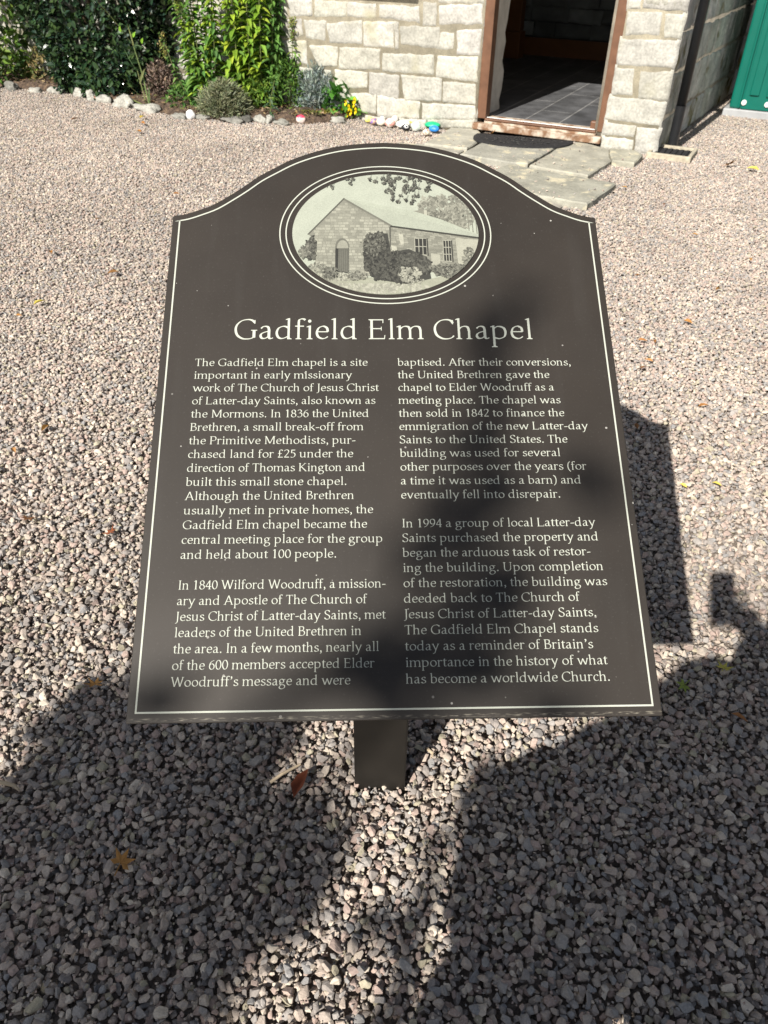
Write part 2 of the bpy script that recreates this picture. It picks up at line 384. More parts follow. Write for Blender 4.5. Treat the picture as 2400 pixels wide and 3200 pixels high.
    L.new(ip.outputs[0], go.inputs[0])
    md = o.modifiers.new('scatter', 'NODES'); md.node_group = ng
    tag(o, 'loose pinkish grey crushed gravel covering the yard', 'gravel', kind='stuff')
    print('gravel stones', n_)
gravel()

# ------------------------------------------------------------------ chapel
chapel = empty('stone_chapel', 'pale limestone chapel with an open doorway and brown door frame', 'chapel')

def stone_block(mb, quad, frame, proud, col, seed):
    """one rough faced stone: quad = TL,TR,BR,BL as (u,z); frame(u, out, z) -> point"""
    (a, b_, c, d) = [Vector((p[0], p[1])) for p in quad]
    wd, hg = (b_ - a).length, (d - a).length
    gr = .0155; c_ = (a + b_ + c + d) / 4
    a, b_, c, d = [q_ + Vector((math.copysign(gr, q_.x - c_.x), math.copysign(gr, q_.y - c_.y))) for q_ in (a, b_, c, d)]
    nx, ny = max(6, int(wd / .014)), max(6, int(hg / .014))
    vv = []
    for j in range(ny + 1):
        for i in range(nx + 1):
            s, t = i / nx, j / ny
            p = a.lerp(b_, s).lerp(d.lerp(c, s), t)
            e = min(min(s, 1 - s) * wd, min(t, 1 - t) * hg)
            cr = math.hypot(max(0, .024 - min(s, 1 - s) * wd), max(0, .024 - min(t, 1 - t) * hg))
            f = max(0., min(1., e / .009)); f = f * f * (3 - 2 * f)
            q3 = Vector((p.x * 1.0, p.y, seed * 3.7))
            out = -.003 + max(.0088 + .002 * noise.noise(q3 * 50), proud * .55 + .011 * noise.noise(q3 * 6) + .010 * noise.noise(q3 * 17) + .009 * noise.noise(q3 * 40)) * f
            if cr > .021: out -= .010
            jx, jz = .009 * noise.noise(q3 * 13 + Vector((9, 0, 0))), .009 * noise.noise(q3 * 13 + Vector((0, 9, 5)))
            vv.append(frame(p.x + jx, out, p.y + jz))
    nn = nx + 1
    mb.add(vv, [(j * nn + i, j * nn + i + 1, (j + 1) * nn + i + 1, (j + 1) * nn + i) for j in range(ny) for i in range(nx)], col)

def courses(mb, u0, u1, z0, z1, frame, rr, tone, hr=(.17, .27), wr=(.25, .55), skip=None, proud=.016):
    z = z0; k = 0
    while z < z1 - .05:
        h = min(rr.uniform(*hr), z1 - z); u = u0 - rr.uniform(0, .1)
        while u < u1:
            w_ = rr.uniform(*wr); a, d = max(u, u0), min(u + w_, u1)
            if d - a > .06 and not (skip and skip((a + d) / 2, z + h / 2)):
                g = .017; j = [rr.uniform(-.012, .012) for _ in range(8)]
                stone_block(mb, [(a + g + j[0], z + h - g + j[1]), (d - g + j[2], z + h - g + j[3]), (d - g + j[4], z + g + j[5]), (a + g + j[6], z + g + j[7])], frame, proud, tone(rr), rr.random() * 99)
            u += w_
        z += h

FR = lambda u, out, z: W(u, -out, z)
def tone_lit(rr):
    g = rr.uniform(.345, .435); return (g, g * rr.uniform(.97, .985), g * rr.uniform(.85, .91))
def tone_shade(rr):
    g = rr.uniform(.48, .62); return (g, g * .96, g * rr.uniform(.82, .9))  # paler than the sunlit stones, bounce light put into the colour

TRACED_A = [[(0,0),(183,0),(186,120),(20,130)],[(212,0),(462,15),(455,132),(210,130)],[(470,15),(690,28),(685,145),(470,130)],[(722,35),(1030,45),(1030,182),(722,135)],
 [(1062,20),(1170,15),(1165,210),(1060,200)],[(1190,45),(1530,30),(1525,190),(1190,190)],[(1180,-60),(1540,-60),(1540,25),(1190,25)],[(30,150),(105,150),(120,270),(60,300)],
 [(122,155),(298,160),(290,320),(150,295)],[(310,185),(580,155),(585,345),(330,335)],[(595,175),(825,165),(830,372),(598,360)],[(838,165),(866,170),(864,380),(850,380)],
 [(882,205),(1190,210),(1190,385),(890,345)],[(1195,255),(1310,255),(1300,385),(1195,390)],[(1328,240),(1520,228),(1505,440),(1330,420)],[(165,360),(390,365),(385,515),(250,520)],
 [(405,372),(722,382),(715,545),(405,540)],[(745,420),(1145,430),(1140,585),(745,560)],[(1180,440),(1500,440),(1480,648),(1165,600)],[(290,545),(335,545),(330,620),(280,620)],
 [(370,545),(625,570),(620,685),(375,690)],[(640,570),(875,590),(865,780),(640,740)],[(890,590),(1205,620),(1205,785),(920,790)],[(1220,640),(1470,660),(1470,815),(1220,800)],
 [(490,730),(690,740),(690,890),(560,880)],[(705,745),(1035,805),(1030,930),(705,910)],[(1055,815),(1470,825),(1470,930),(1060,940)],[(1100,948),(1470,940),(1470,1000),(1100,1000)],
 [(560,905),(1080,945),(1080,1000),(560,1000)],[(-180,0),(-20,0),(0,130),(-170,125)],[(-200,150),(15,155),(40,300),(-190,290)],[(-150,320),(140,320),(150,500),(-140,480)],[(-60,520),(240,540),(250,640),(-60,640)],[(120,660),(470,710),(540,890),(120,880)]]
TRACED_B = [[(375,0),(545,0),(540,105),(375,120)],[(580,0),(1230,0),(1200,150),(580,110)],[(360,150),(830,170),(790,480),(330,480)],[(880,200),(1190,200),(1120,520),(870,520)],
 [(270,540),(1090,560),(1000,935),(230,895)],[(205,935),(440,960),(430,1310),(150,1310)],[(545,1000),(990,985),(890,1390),(510,1370)],[(130,1330),(880,1410),(800,1740),(60,1640)],
 [(60,1690),(480,1740),(440,1890),(20,1860)],[(490,1760),(800,1790),(730,2130),(460,2100)],[(10,1890),(430,1920),(420,2080),(0,2050)],[(-40,2070),(440,2100),(720,2150),(680,2230),(-60,2180)][:4]]
rr = random.Random(5)
b = MB()
# backing wall with mortar, openings left free
TT = .5
def wbox(mb, u0, u1, z0, z1, v0=0.0, v1=TT): mb.box(W(u0, v0, z0), UD * (u1 - u0), VD * (v1 - v0), ZZ * (z1 - z0), mi=1)
wbox(b, 0, .40, -.1, 3.2, -.003); wbox(b, 1.52, 11, -.1, 3.2, -.003); wbox(b, .40, 1.52, 1.98, 3.2)
for q in TRACED_A:
    stone_block(b, [fac(900 + x / 2.5136, y / 2.5136) for x, y in q], FR, .017, tone_lit(rr), rr.random() * 99)
for q in TRACED_B:
    qq = [fac(1880 + x / 4.425, y / 4.425) for x, y in q]; qq = [(max(p[0], -.012), p[1]) for p in qq]
    stone_block(b, qq, FR, .015, tone_lit(rr), rr.random() * 99)
courses(b, 3.42, 10.9, 0, 3.15, FR, rr, tone_lit)
courses(b, 0, 3.42, .97, 3.15, FR, rr, tone_lit, skip=lambda u, z: (.2 < u < 1.72 and z < 2.05) or (2.0 < u < 3.2 and 1.0 < z < 2.2))
b.build('facade_wall', [M['stone'], M['mortar']], chapel, smooth=True)
# gable above the eaves and the far walls
b = MB()
b.add([W(0, .1, 3.2), W(11, .1, 3.2), W(5.5, .1, 6.2), W(0, .5, 3.2), W(11, .5, 3.2), W(5.5, .5, 6.2)], [(0, 1, 2), (3, 5, 4), (0, 2, 5, 3), (1, 4, 5, 2)], (.45, .43, .37))
b.build('gable', M['stone'], chapel)
# side wall, stone and mortar colours raised to stand in for bounce light
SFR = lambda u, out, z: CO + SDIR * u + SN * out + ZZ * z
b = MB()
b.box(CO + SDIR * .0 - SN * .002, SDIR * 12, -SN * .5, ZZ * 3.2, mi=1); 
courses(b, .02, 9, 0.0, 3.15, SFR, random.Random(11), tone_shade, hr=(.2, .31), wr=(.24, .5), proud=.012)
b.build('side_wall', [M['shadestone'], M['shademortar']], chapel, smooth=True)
b = MB(); b.box(W(11, 0.5, -.1), UD * .5, VD * 11, ZZ * 3.3); b.box(W(-2, 11.5, -.1), UD * 13.5, VD * .5, ZZ * 3.3, (.3, .28, .25))
b.build('rear_wall', M['stone'], chapel)
# roof
b = MB()
for a0, a1 in ((-.4, 5.5), (11.4, 5.5)):
    b.add([W(a0, -.15, 2.95), W(a1, -.15, 6.28), W(a1, 12.2, 6.28), W(a0 - (1.5 if a0 < 0 else 0), 12.2, 2.95 - (.8 if a0 < 0 else 0)), W(a0, -.15, 3.05), W(a1, -.15, 6.38), W(a1, 12.2, 6.38), W(a0 - (1.5 if a0 < 0 else 0), 12.2, 3.05 - (.8 if a0 < 0 else 0))],
          [(0, 1, 2, 3), (4, 7, 6, 5), (0, 4, 5, 1), (1, 5, 6, 2), (2, 6, 7, 3), (3, 7, 4, 0)], (.12, .115, .12))
b.build('roof', M['slab'], chapel)
# door frame
fr = MB()
FV = .015
s_ = None
fr.box(W(1.440, FV, .12), UD * .078, VD * .10, ZZ * 1.86); fr.box(W(.402, FV, .12), UD * .076, VD * .10, ZZ * 1.86); fr.box(W(.478, FV, 1.90), UD * .962, VD * .10, ZZ * .08)
fr.box(W(1.452, FV + .10, .12), UD * .05, VD * .03, ZZ * 1.86); fr.box(W(.418, FV + .10, .12), UD * .05, VD * .03, ZZ * 1.86)
frame = fr.build('door_frame', M['frame'], chapel, bevel=.004, fix=True)
s_ = MB()
s_.box(W(.425, -.045, .042), UD * 1.11, VD * .06, ZZ * .05); s_.box(W(.478, FV + .001, .042), UD * .962, VD * .14, ZZ * .082)
s_.box(W(.478, -.012, .09), UD * .962, VD * .03, ZZ * .022)
s_.build('threshold', M['sill'], frame, bevel=.006, fix=True)
s_ = MB(); s_.box(W(.482, -.020, .113), UD * .954, VD * .05, ZZ * .016); s_.build('sill_moulding', M['frame'], frame, bevel=.005, fix=True)
s_ = MB(); s_.box(W(.482, .034, .1125), UD * .954, VD * .022, ZZ * .018); s_.build('threshold_strip', M['white'], frame, bevel=.003, fix=True)
s_ = MB(); s_.box(W(.478, .05, .126), UD * .07, VD * .05, ZZ * .06); s_.build('latch_block', M['frame'], frame, bevel=.01)
# interior
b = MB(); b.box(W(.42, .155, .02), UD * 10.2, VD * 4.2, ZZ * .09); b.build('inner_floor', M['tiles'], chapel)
b = MB()
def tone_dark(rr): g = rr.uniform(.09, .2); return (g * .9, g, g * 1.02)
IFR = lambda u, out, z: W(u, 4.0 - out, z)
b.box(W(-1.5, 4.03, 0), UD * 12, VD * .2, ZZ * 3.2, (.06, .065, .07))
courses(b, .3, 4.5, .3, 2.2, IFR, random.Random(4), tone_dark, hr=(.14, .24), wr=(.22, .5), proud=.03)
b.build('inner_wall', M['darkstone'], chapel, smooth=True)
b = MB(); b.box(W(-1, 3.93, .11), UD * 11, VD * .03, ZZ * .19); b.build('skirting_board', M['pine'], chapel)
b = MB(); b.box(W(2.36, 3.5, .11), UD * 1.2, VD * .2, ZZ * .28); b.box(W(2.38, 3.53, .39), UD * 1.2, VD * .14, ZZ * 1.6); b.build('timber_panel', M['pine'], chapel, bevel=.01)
b = MB()                                          # rough plastered reveal on the left of the opening
vv = []
for j in range(26):
    for i in range(8):
        z = .11 + j * .075; v = .12 + i * .06
        vv.append(W(1.505 + .016 * noise.noise(Vector((v * 12, z * 7, 1))) - (.0 if i < 7 else .02 * noise.noise(Vector((z * 9, 3, 1)))), v + (.03 * noise.noise(Vector((z * 8, 7, 2))) if i == 7 else 0), z))
b.add(vv, [(j * 8 + i, j * 8 + i + 1, (j + 1) * 8 + i + 1, (j + 1) * 8 + i) for j in range(25) for i in range(7)])
b.build('plaster_reveal', M['plaster'], chapel, smooth=True)
b = MB(); b.box(W(2.112, -.20, 1.062), UD * 1.0, VD * .205, ZZ * .045, (.4, .38, .32)); b.box(W(2.2, -.01, 1.11), UD * .82, VD * .02, ZZ * 1.0, (.1, .1, .1))
win = b.build('window_sill', M['stone'], chapel, bevel=.008)
# ------------------------------------------------------------------ downpipe and gully
PB = at(2098, 466) ; PB.z = 0
dp = empty('downpipe', 'black plastic rainwater downpipe on the shaded side wall', 'downpipe')
b = MB(); n_ = 20
b.tube([PB + ZZ * .03, PB + ZZ * .32], .040, n_); b.build('pipe_shoe', M['black'], dp, smooth=False)
b = MB(); b.tube([PB + ZZ * .3, PB + ZZ * 3.0], .037, n_); o = b.build('pipe', M['black'], dp, smooth=True)
b = MB(); wallp = PB - SN * ((PB - CO).dot(SN))
b.box(PB + ZZ * 1.45 - SDIR * .055 + SN * .02, SDIR * .11, -SN * ((PB - CO).dot(SN) + .02), ZZ * .05); b.build('pipe_bracket', M['black'], dp)
GC = at(2098, 487); gx = (at(2150, 482) - at(2070, 478)).normalized(); gx = UD * -1; gy = VD
gl = empty('drain_gully', 'square concrete drain gully with dark grating below the black downpipe', 'drain')
b = MB()
def gp(a, c, z): p = GC + gx * a + gy * c; return Vector((p.x, p.y, z))
S2 = .17
for (a0, c0, a1, c1) in ((-S2, -S2, S2, -S2 + .03), (-S2, S2 - .03, S2, S2), (-S2, -S2 + .03, -S2 + .03, S2 - .03), (S2 - .03, -S2 + .03, S2, S2 - .03)):
    b.box(gp(a0, c0, -.02), gx * (a1 - a0), gy * (c1 - c0), ZZ * .062)
b.build('gully_frame', M['concrete'], gl, bevel=.006)
b = MB(); b.box(gp(-S2 + .03, -S2 + .03, 0), gx * (2 * S2 - .06), gy * (2 * S2 - .06), ZZ * .022)
for k in range(6): b.box(gp(-.12 + k * .043, -.11, .022), gx * .022, gy * .22, ZZ * .009)
b.build('grating', M['rubber'], gl)

# ------------------------------------------------------------------ portable toilet
K0 = at(2254, 361); K0.z = 0; KX = -UD; KY = VD
tl = empty('portable_toilet', 'green plastic portable toilet cabin beside the chapel wall', 'portable toilet')
def kp(a, d, z): return K0 + KX * a + KY * d + ZZ * z
b = MB(); b.box(kp(-.0, -.0, -.02), KX * 1.16, KY * 1.2, ZZ * .085); b.build('skid_base', M['greybase'], tl, bevel=.01)
b = MB(); b.box(kp(.045, .03, .065), KX * 1.07, KY * 1.1, ZZ * 2.1); body = b.build('cabin_body', M['green'], tl, bevel=.02)
b = MB(); b.box(kp(.02, .0, 2.165), KX * 1.12, KY * 1.18, ZZ * .1); b.build('cabin_roof', M['greybase'], tl, bevel=.04)
b = MB(); b.box(kp(.155, .012, .07), KX * .90, KY * .018, ZZ * 2.05)
door = b.build('cabin_door', M['green'], tl, bevel=.006)
b = MB()
b.box(kp(.20, -.006, .19), KX * .085, KY * .018, ZZ * 1.9); b.box(kp(.345, -.006, .185), KX * .6, KY * .018, ZZ * .55)
b.box(kp(.12, .0, .075), KX * .022, KY * .03, ZZ * 2.04)
b.build('raised_panel', M['green'], door, bevel=.012)
b = MB()
for rad in (.30, .37):
    pts = [kp(.30 + rad * math.cos(g), -.005, .55 + 1.5 * rad * math.sin(g)) for g in np.linspace(R(20), R(90), 10)]
    b.tube(pts, .011, 6)
b.tube([kp(.36, -.008, .62), kp(.98, -.008, .60)], .012, 6)
b.build('moulded_rib', M['green'], door, smooth=True)
for a in (.17, .375, .6, .85):
    b = MB(); c = kp(a, .012, .125)
    b.tube([c, c - KY * .012, c - KY * .018], [.024, .023, .012], 14); b.build('bolt', M['white'], door)

# ------------------------------------------------------------------ doormat
b = MB(); pts = []
c0, c1 = at(1492, 418, .045), at(1795, 444, .045); ax = (c1 - c0) / 2; cc = (c0 + c1) / 2; dn = -VD * .36
for k in range(25):
    g = math.pi * k / 24; p = cc - ax * math.cos(g) + dn * (math.sin(g) ** .75)
    pts.append(p)
n_ = len(pts)
cin = cc + dn * .45
vv = [(p.x, p.y, .038) for p in pts] + [(p.x, p.y, .050) for p in pts] + [tuple(cin.lerp(p, .93)[:2]) + (.054,) for p in pts]
b.add(vv, [(i + r_ * n_, i + 1 + r_ * n_, i + 1 + (r_ + 1) * n_, i + (r_ + 1) * n_) for r_ in (0, 1) for i in range(n_ - 1)] + [tuple(range(2 * n_, 3 * n_))])
mat_o = b.build('doormat', M['rubber'], fix=True)
tag(mat_o, 'half round black rubber doormat on the flagstones at the door sill', 'doormat')
b = MB(); r2 = random.Random(8)
for k in range(70):                                # embossed leaf pattern of the mat
    g = r2.uniform(.15, .85) * math.pi; f = r2.uniform(.1, .82); p = cc - ax * math.cos(g) * f + dn * (math.sin(g) ** .75) * f
    a = r2.uniform(0, 6.28); d = Vector((math.cos(a), math.sin(a), 0)) * .022; e = Vector((-d.y, d.x, 0)) * .35
    p.z = .0545; b.add([p - d, p + e + ZZ * .004, p + d, p - e + ZZ * .004], [(0, 1, 2, 3)])
b.build('embossed_pattern', material('worn_rubber', (.06, .06, .06), rough=.5, var=.3), mat_o)

# ------------------------------------------------------------------ rocks and pebbles
def blob(name, mt, pos, rx, ry, rz, col, seed, rough=.18, yaw=0, col2=None, sub=3, cut=None):
    bm_ = bmesh.new(); bmesh.ops.create_icosphere(bm_, subdivisions=sub, radius=1)
    vv = []
    for v in bm_.verts:
        q = v.co.copy(); nrm = 1 + rough * (noise.noise(q * 1.3 + Vector((seed, 0, 0))) + .5 * noise.noise(q * 3.1 + Vector((0, seed, 0))))
        p = Vector((q.x * rx, q.y * ry, q.z * rz)) * nrm
        p.rotate(Matrix.Rotation(yaw, 3, 'Z')); vv.append(Vector(pos) + p)
    ff = [tuple(v.index for v in f.verts) for f in bm_.faces]; cs = []
    for f in bm_.faces:
        c = f.calc_center_median()
        cs.append(col2 if (col2 and cut and cut(c)) else col)
    bm_.free(); mb = MB(); mb.add(vv, ff, cs); return mb.build(name, mt, smooth=True)

ROCKS = [((40, 272), 34, 26, .30, 'mossy grey edging stone at the far left end of the bed'), ((112, 283), 44, 10, .55, 'thin flat white edging stone sunk in gravel left of the dark shrub'),
 ((177, 283), 50, 10, .55, 'long flat pale edging stone below the dark shrub, left half'), ((252, 292), 34, 30, .62, 'upright white edging stone with a shadowed right face'),
 ((288, 302), 30, 34, .62, 'tall pointed white edging stone, middle of three below the shrub'), ((326, 314), 48, 26, .58, 'lichen spotted white edging stone with an orange leaf on its left'),
 ((388, 324), 62, 36, .62, 'largest rugged white edging stone below the dark shrub'), ((462, 339), 82, 24, .58, 'long sloping white edging stone left of the heather'),
 ((561, 364), 46, 12, .42, 'low flat edging stone just left of the white painted ball'), ((634, 366), 44, 13, .45, 'low flat edging stone just right of the white painted ball'),
 ((727, 375), 76, 15, .36, 'wide low edging stone below the grey green lavender'), ((775, 374), 28, 19, .14, 'dark brown edging stone beside a pale oblong one'),
 ((811, 373), 44, 19, .52, 'pale oblong brick shaped edging stone'), ((846, 374), 24, 24, .52, 'small rounded cream edging stone beside the pale oblong one'),
 ((882, 383), 44, 15, .40, 'low sandy edging stone half buried in gravel'), ((1054, 375), 56, 17, .48, 'cream edging stone below the bright green broad leaved plant')]
for k, (p, wpx, hpx, g, lab) in enumerate(ROCKS):
    P = at(p[0], p[1] + hpx * .3); dist = (P - CAMP).length; s = dist / FPX
    rx = wpx * s * .50; rz = max(.028, hpx * s * .54); g *= .60; o = blob('edging_stone', M['rock'], P + ZZ * rz * .3, rx, max(.05, rx * .55), rz, (g, g * .98, g * .88), k * 3.1, .55, math.atan2(UD.y, -UD.x) * -1 + rnd.uniform(-.2, .2))
    tag(o, lab, 'edging stone', 'white stones edging the flower bed')

PEB = [((1160, 364), 18, 11, (.03, .035, .03), None, 'dark green painted pebble behind the yellow one'), ((1166, 376), 22, 14, (.75, .72, .15), (.6, .5, .3), 'yellow painted pebble at the left end of the row'),
 ((1180, 382), 20, 16, (.45, .30, .22), (.20, .13, .35), 'tan pebble painted with a purple patch'), ((1189, 365), 18, 18, (.42, .36, .28), None, 'plain tan pebble against the wall'),
 ((1211, 370), 20, 14, (.75, .75, .72), (.05, .28, .65), 'white pebble with a blue painted top'), ((1203, 384), 25, 18, (.70, .66, .55), None, 'cream pebble right of the purple painted one'),
 ((1221, 377), 14, 11, (.12, .11, .10), None, 'small dark grey pebble behind the cream ones'), ((1230, 387), 25, 20, (.72, .62, .56), (.65, .30, .26), 'white pebble with pink painted marks'),
 ((1245, 378), 18, 20, (.70, .66, .60), None, 'whitish pebble next to the pink marked one'), ((1269, 376), 28, 14, (.74, .70, .64), (.62, .22, .2), 'white pebble with red painted lines by the wall'),
 ((1272, 391), 38, 18, (.76, .76, .72), None, 'big white pebble in the middle of the row'), ((1279, 400), 23, 14, (.02, .02, .025), (.7, .7, .7), 'black pebble with a white painted ring'),
 ((1297, 383), 13, 9, (.75, .42, .06), None, 'small orange painted pebble'), ((1311, 398), 24, 22, (.62, .70, .63), (.75, .76, .72), 'pale mint green painted pebble'),
 ((1328, 381), 22, 20, (.33, .24, .17), (.72, .68, .62), 'brown pebble with a white painted band'), ((1356, 375), 26, 16, (.70, .66, .55), None, 'cream stone behind the green painted pebble'),
 ((1367, 380), 20, 12, (.25, .55, .78), (.75, .78, .78), 'light blue painted pebble behind the green one'), ((1362, 393), 40, 15, (.01, .42, .19), None, 'large flat green painted pebble'),
 ((1367, 405), 27, 15, (.03, .22, .62), None, 'blue painted pebble in front of the green one'), ((1394, 386), 22, 26, (.70, .67, .55), None, 'cream pebble at the right end of the row'),
 ((1343, 415), 18, 14, (.74, .70, .56), (.65, .25, .2), 'small cream pebble nearest the flagstones'),
 ((597, 363), 23, 23, (.72, .72, .72), None, 'round white painted ball stone on the bed edging'), ((941, 376), 24, 21, (.72, .60, .55), (.68, .05, .11), 'pebble painted red on top alone on the bed edge')]
for k, (p, wpx, hpx, c1_, c2_, lab) in enumerate(PEB):
    P = at(p[0], p[1] + hpx * .35); s = (P - CAMP).length / FPX; rx = wpx * s * .55; rz = hpx * s * .56
    if k < 21: P = P - VD * .075 + ZZ * .014
    cut = (lambda c: c.z > .45) if k in (4, 16, 22) else ((lambda c: .25 < (c.x ** 2 + (c.z - .45) ** 2) ** .5 < .5 and c.y < 0) if k == 11 else (lambda c, k=k: noise.noise(c * 1.9 + Vector((k, 0, 0))) > .12))
    o = blob('painted_pebble', M['paint'], P + ZZ * rz * .7, rx, max(rx * .7, .03), rz, c1_, k * 5.3, .10, rnd.uniform(-.4, .4), c2_, 4, cut)
    tag(o, lab, 'pebble', 'painted pebbles by the chapel wall')

# ------------------------------------------------------------------ plants
def leaf(mb, p, d, nrm, L, Wd, col, fold=.25, droop=.15):
    d = d.normalized(); s = d.cross(nrm)
    s = s.normalized() if s.length > 1e-5 else d.orthogonal().normalized()
    n_ = s.cross(d).normalized()
    def q(t, w_, h): return p + d * (L * t) + s * (Wd * w_) + n_ * (h * Wd - droop * L * t * t)
    f = fold
    vv = [q(0, 0, 0), q(.33, -.5, f), q(.33, 0, 0), q(.33, .5, f), q(.68, -.38, f * .8), q(.68, 0, 0), q(.68, .38, f * .8), q(1, 0, 0)]
    mb.add(vv, [(0, 1, 2), (0, 2, 3), (1, 4, 5, 2), (2, 5, 6, 3), (4, 7, 5), (5, 7, 6)], col)

def rv(rr): 
    v = Vector((rr.gauss(0, 1), rr.gauss(0, 1), rr.gauss(0, 1))); return v.normalized()

def jit(c, rr, a=.25):
    k = 1 + rr.uniform(-a, a); return (c[0] * k * (1 + rr.uniform(-.1, .1)), c[1] * k, c[2] * k * (1 + rr.uniform(-.15, .15)))

def pick(cols, rr): return jit(cols[rr.randrange(len(cols))], rr)

def bush(name, label, cat, samples, n, L, Wd, cols, mt, seed, stems=None, up=.35, group=None, mats=None):
    """samples(rr) -> (point, outward direction); leaves at random depth of the outer crown"""
    rr = random.Random(seed); e = empty(name, label, cat, group); mb = MB()
    for _ in range(n):
        p, o_ = samples(rr); d = (o_ * .7 + rv(rr) * .75 + ZZ * up * rr.uniform(-1, 1)).normalized()
        nn = (o_ * .6 + ZZ * .7 + rv(rr) * .6).normalized(); k = rr.uniform(.65, 1.25)
        leaf(mb, p, d, nn, L * k, Wd * k, pick(cols, rr))
    mb.build('foliage', mt, e)
    if stems:
        sb = MB()
        for a, c, r_ in stems: sb.tube([a, a.lerp(c, .5) + rv(rr) * .03, c], [r_, r_ * .8, r_ * .4], 6, (.11, .08, .05))
        sb.build('stem', M['stem'], e)
    return e

# big dark shrub against the wall, wider at the top
SB = at(335, 292)
def shrub_s(rr):
    z = rr.uniform(.02, 2.0) ** 1.0
    k = z / 2.0
    cx = UD * (.30 * k - .02) ; rx = .60 + .40 * min(1, z / .8); ry = .42 + .18 * k
    g = rr.uniform(0, 2 * math.pi); f = rr.uniform(.45, 1.0) ** .5
    lump = 1 + .22 * noise.noise(Vector((math.cos(g) * 1.8, math.sin(g) * 1.8, z * 2.4)))
    o_ = (UD * math.cos(g) * rx + VD * math.sin(g) * ry)
    p = SB + VD * .12 + cx + o_ * f * lump + ZZ * z
    return p, (o_.normalized() + ZZ * .2).normalized()
DG = [(.026, .055, .022), (.018, .042, .020), (.036, .07, .024), (.048, .085, .028), (.022, .05, .030)]
st = [(SB + VD * .1 + UD * x + ZZ * -.02, SB + VD * .1 + UD * x * 2.2 + ZZ * 1.3, .022) for x in (-.15, -.05, .06, .16)]
e = bush('evergreen_shrub', 'large dark glossy leaved evergreen shrub against the chapel wall', 'shrub', shrub_s, 20000, .068, .041, DG, M['leafgloss'], 21, st)
rr = random.Random(77); mb = MB(); 
for px, py in ((345, 170), (362, 160), (352, 152)):    # one bright young shoot
    P = at(px, py, .5); P = SB + (P - SB).project(UD) - VD * .42 + ZZ * (.62 - (py - 150) * .004); mb = MB()
    leaf(mb, P, UD * -.3 + ZZ * .8 + rv(rr) * .3, -VD, .055, .03, (.22, .42, .04)); mb.build('young_leaf', M['leaf'], e)

# bush at the frame's left edge
LB = at(-60, 262)
def lb_s(rr):
    g = rr.uniform(0, 6.283); z = rr.uniform(.05, 1.7); f = rr.uniform(.5, 1) ** .5; o_ = Vector((math.cos(g), math.sin(g), 0))
    return LB + VD * .15 + o_ * f * (.45 - .1 * z * .3) + ZZ * z, o_
bush('leafy_bush', 'yellow green bush cut by the left edge beyond the dark shrub', 'bush', lb_s, 1700, .10, .045, [(.10, .20, .03), (.06, .13, .03), (.16, .26, .04), (.05, .09, .025)], M['leaf'], 5, [(LB, LB + ZZ * 1.2, .02)])
def low(px, py, rx, ry, hh, skew=0.0):
    P = at(px, py)
    def f_(rr):
        g = rr.uniform(0, 6.283); el = rr.uniform(.05, 1.5); k = rr.uniform(.45, 1) ** .6
        o_ = UD * math.cos(g) * math.cos(el) * rx + VD * math.sin(g) * math.cos(el) * ry + ZZ * math.sin(el) * hh
        return P + ZZ * .03 + o_ * k, o_.normalized()
    return f_
LOWS = [('ground_cover_plant', 'low yellow green plant at the foot of the left edge bush', (35, 255), .28, .2, .24, 420, .07, .025, [(.16, .22, .04), (.10, .16, .035), (.22, .25, .06)], 'leaf'),
 ('rosette_plant', 'small pale green rosette plant between the left bush and the dark shrub', (95, 225), .14, .12, .22, 110, .13, .035, [(.16, .23, .07), (.12, .19, .06)], 'leaf'),
 ('dry_shrublet', 'straw coloured half dry plant under the left side of the dark shrub', (165, 262), .30, .2, .34, 800, .05, .016, [(.20, .16, .07), (.13, .12, .045), (.26, .21, .11), (.08, .10, .035)], 'dull'),
 ('ground_cover_plant', 'low mid green plant with a single white flower', (590, 345), .26, .16, .20, 520, .045, .022, [(.07, .16, .03), (.10, .20, .035), (.05, .11, .03)], 'leaf'),
 ('ground_cover_plant', 'low green foliage right of the white painted ball', (655, 352), .17, .12, .14, 260, .045, .024, [(.09, .19, .03), (.06, .13, .03)], 'leaf'),
 ('fern_like_plant', 'feathery dark green plant under the right hand tall stems', (890, 350), .26, .2, .42, 1500, .05, .013, [(.05, .12, .02), (.08, .17, .025), (.11, .20, .03)], 'leaf'),
 ('fern_like_plant', 'feathery bright green plant between the lavender and the dark fern', (800, 352), .20, .16, .26, 700, .06, .022, [(.14, .24, .035), (.09, .17, .03), (.20, .28, .04)], 'leaf'),
 ('fern_like_plant', 'bushy green plant left of the silvery shrublet', (955, 345), .16, .14, .40, 700, .05, .014, [(.07, .14, .02), (.12, .18, .03)], 'leaf'),
 ('broad_leaved_plant', 'bright green broad leaved plant beside the yellow flowers', (1058, 362), .22, .16, .20, 150, .12, .07, [(.09, .24, .035), (.06, .18, .03), (.13, .30, .05)], 'leafgloss'),
 ('moss_patch', 'yellowish moss tuft behind the red painted pebble', (965, 374), .16, .06, .05, 300, .02, .008, [(.13, .13, .03), (.08, .09, .03)], 'dull'),
]
for nm, lab, (px, py), rx, ry, hh, n, L, Wd, cols, mt in LOWS:
    bush(nm, lab, 'plant', low(px, py, rx, ry, hh), n, L, Wd, cols, M[mt], int(px * 3 + py), group=None)
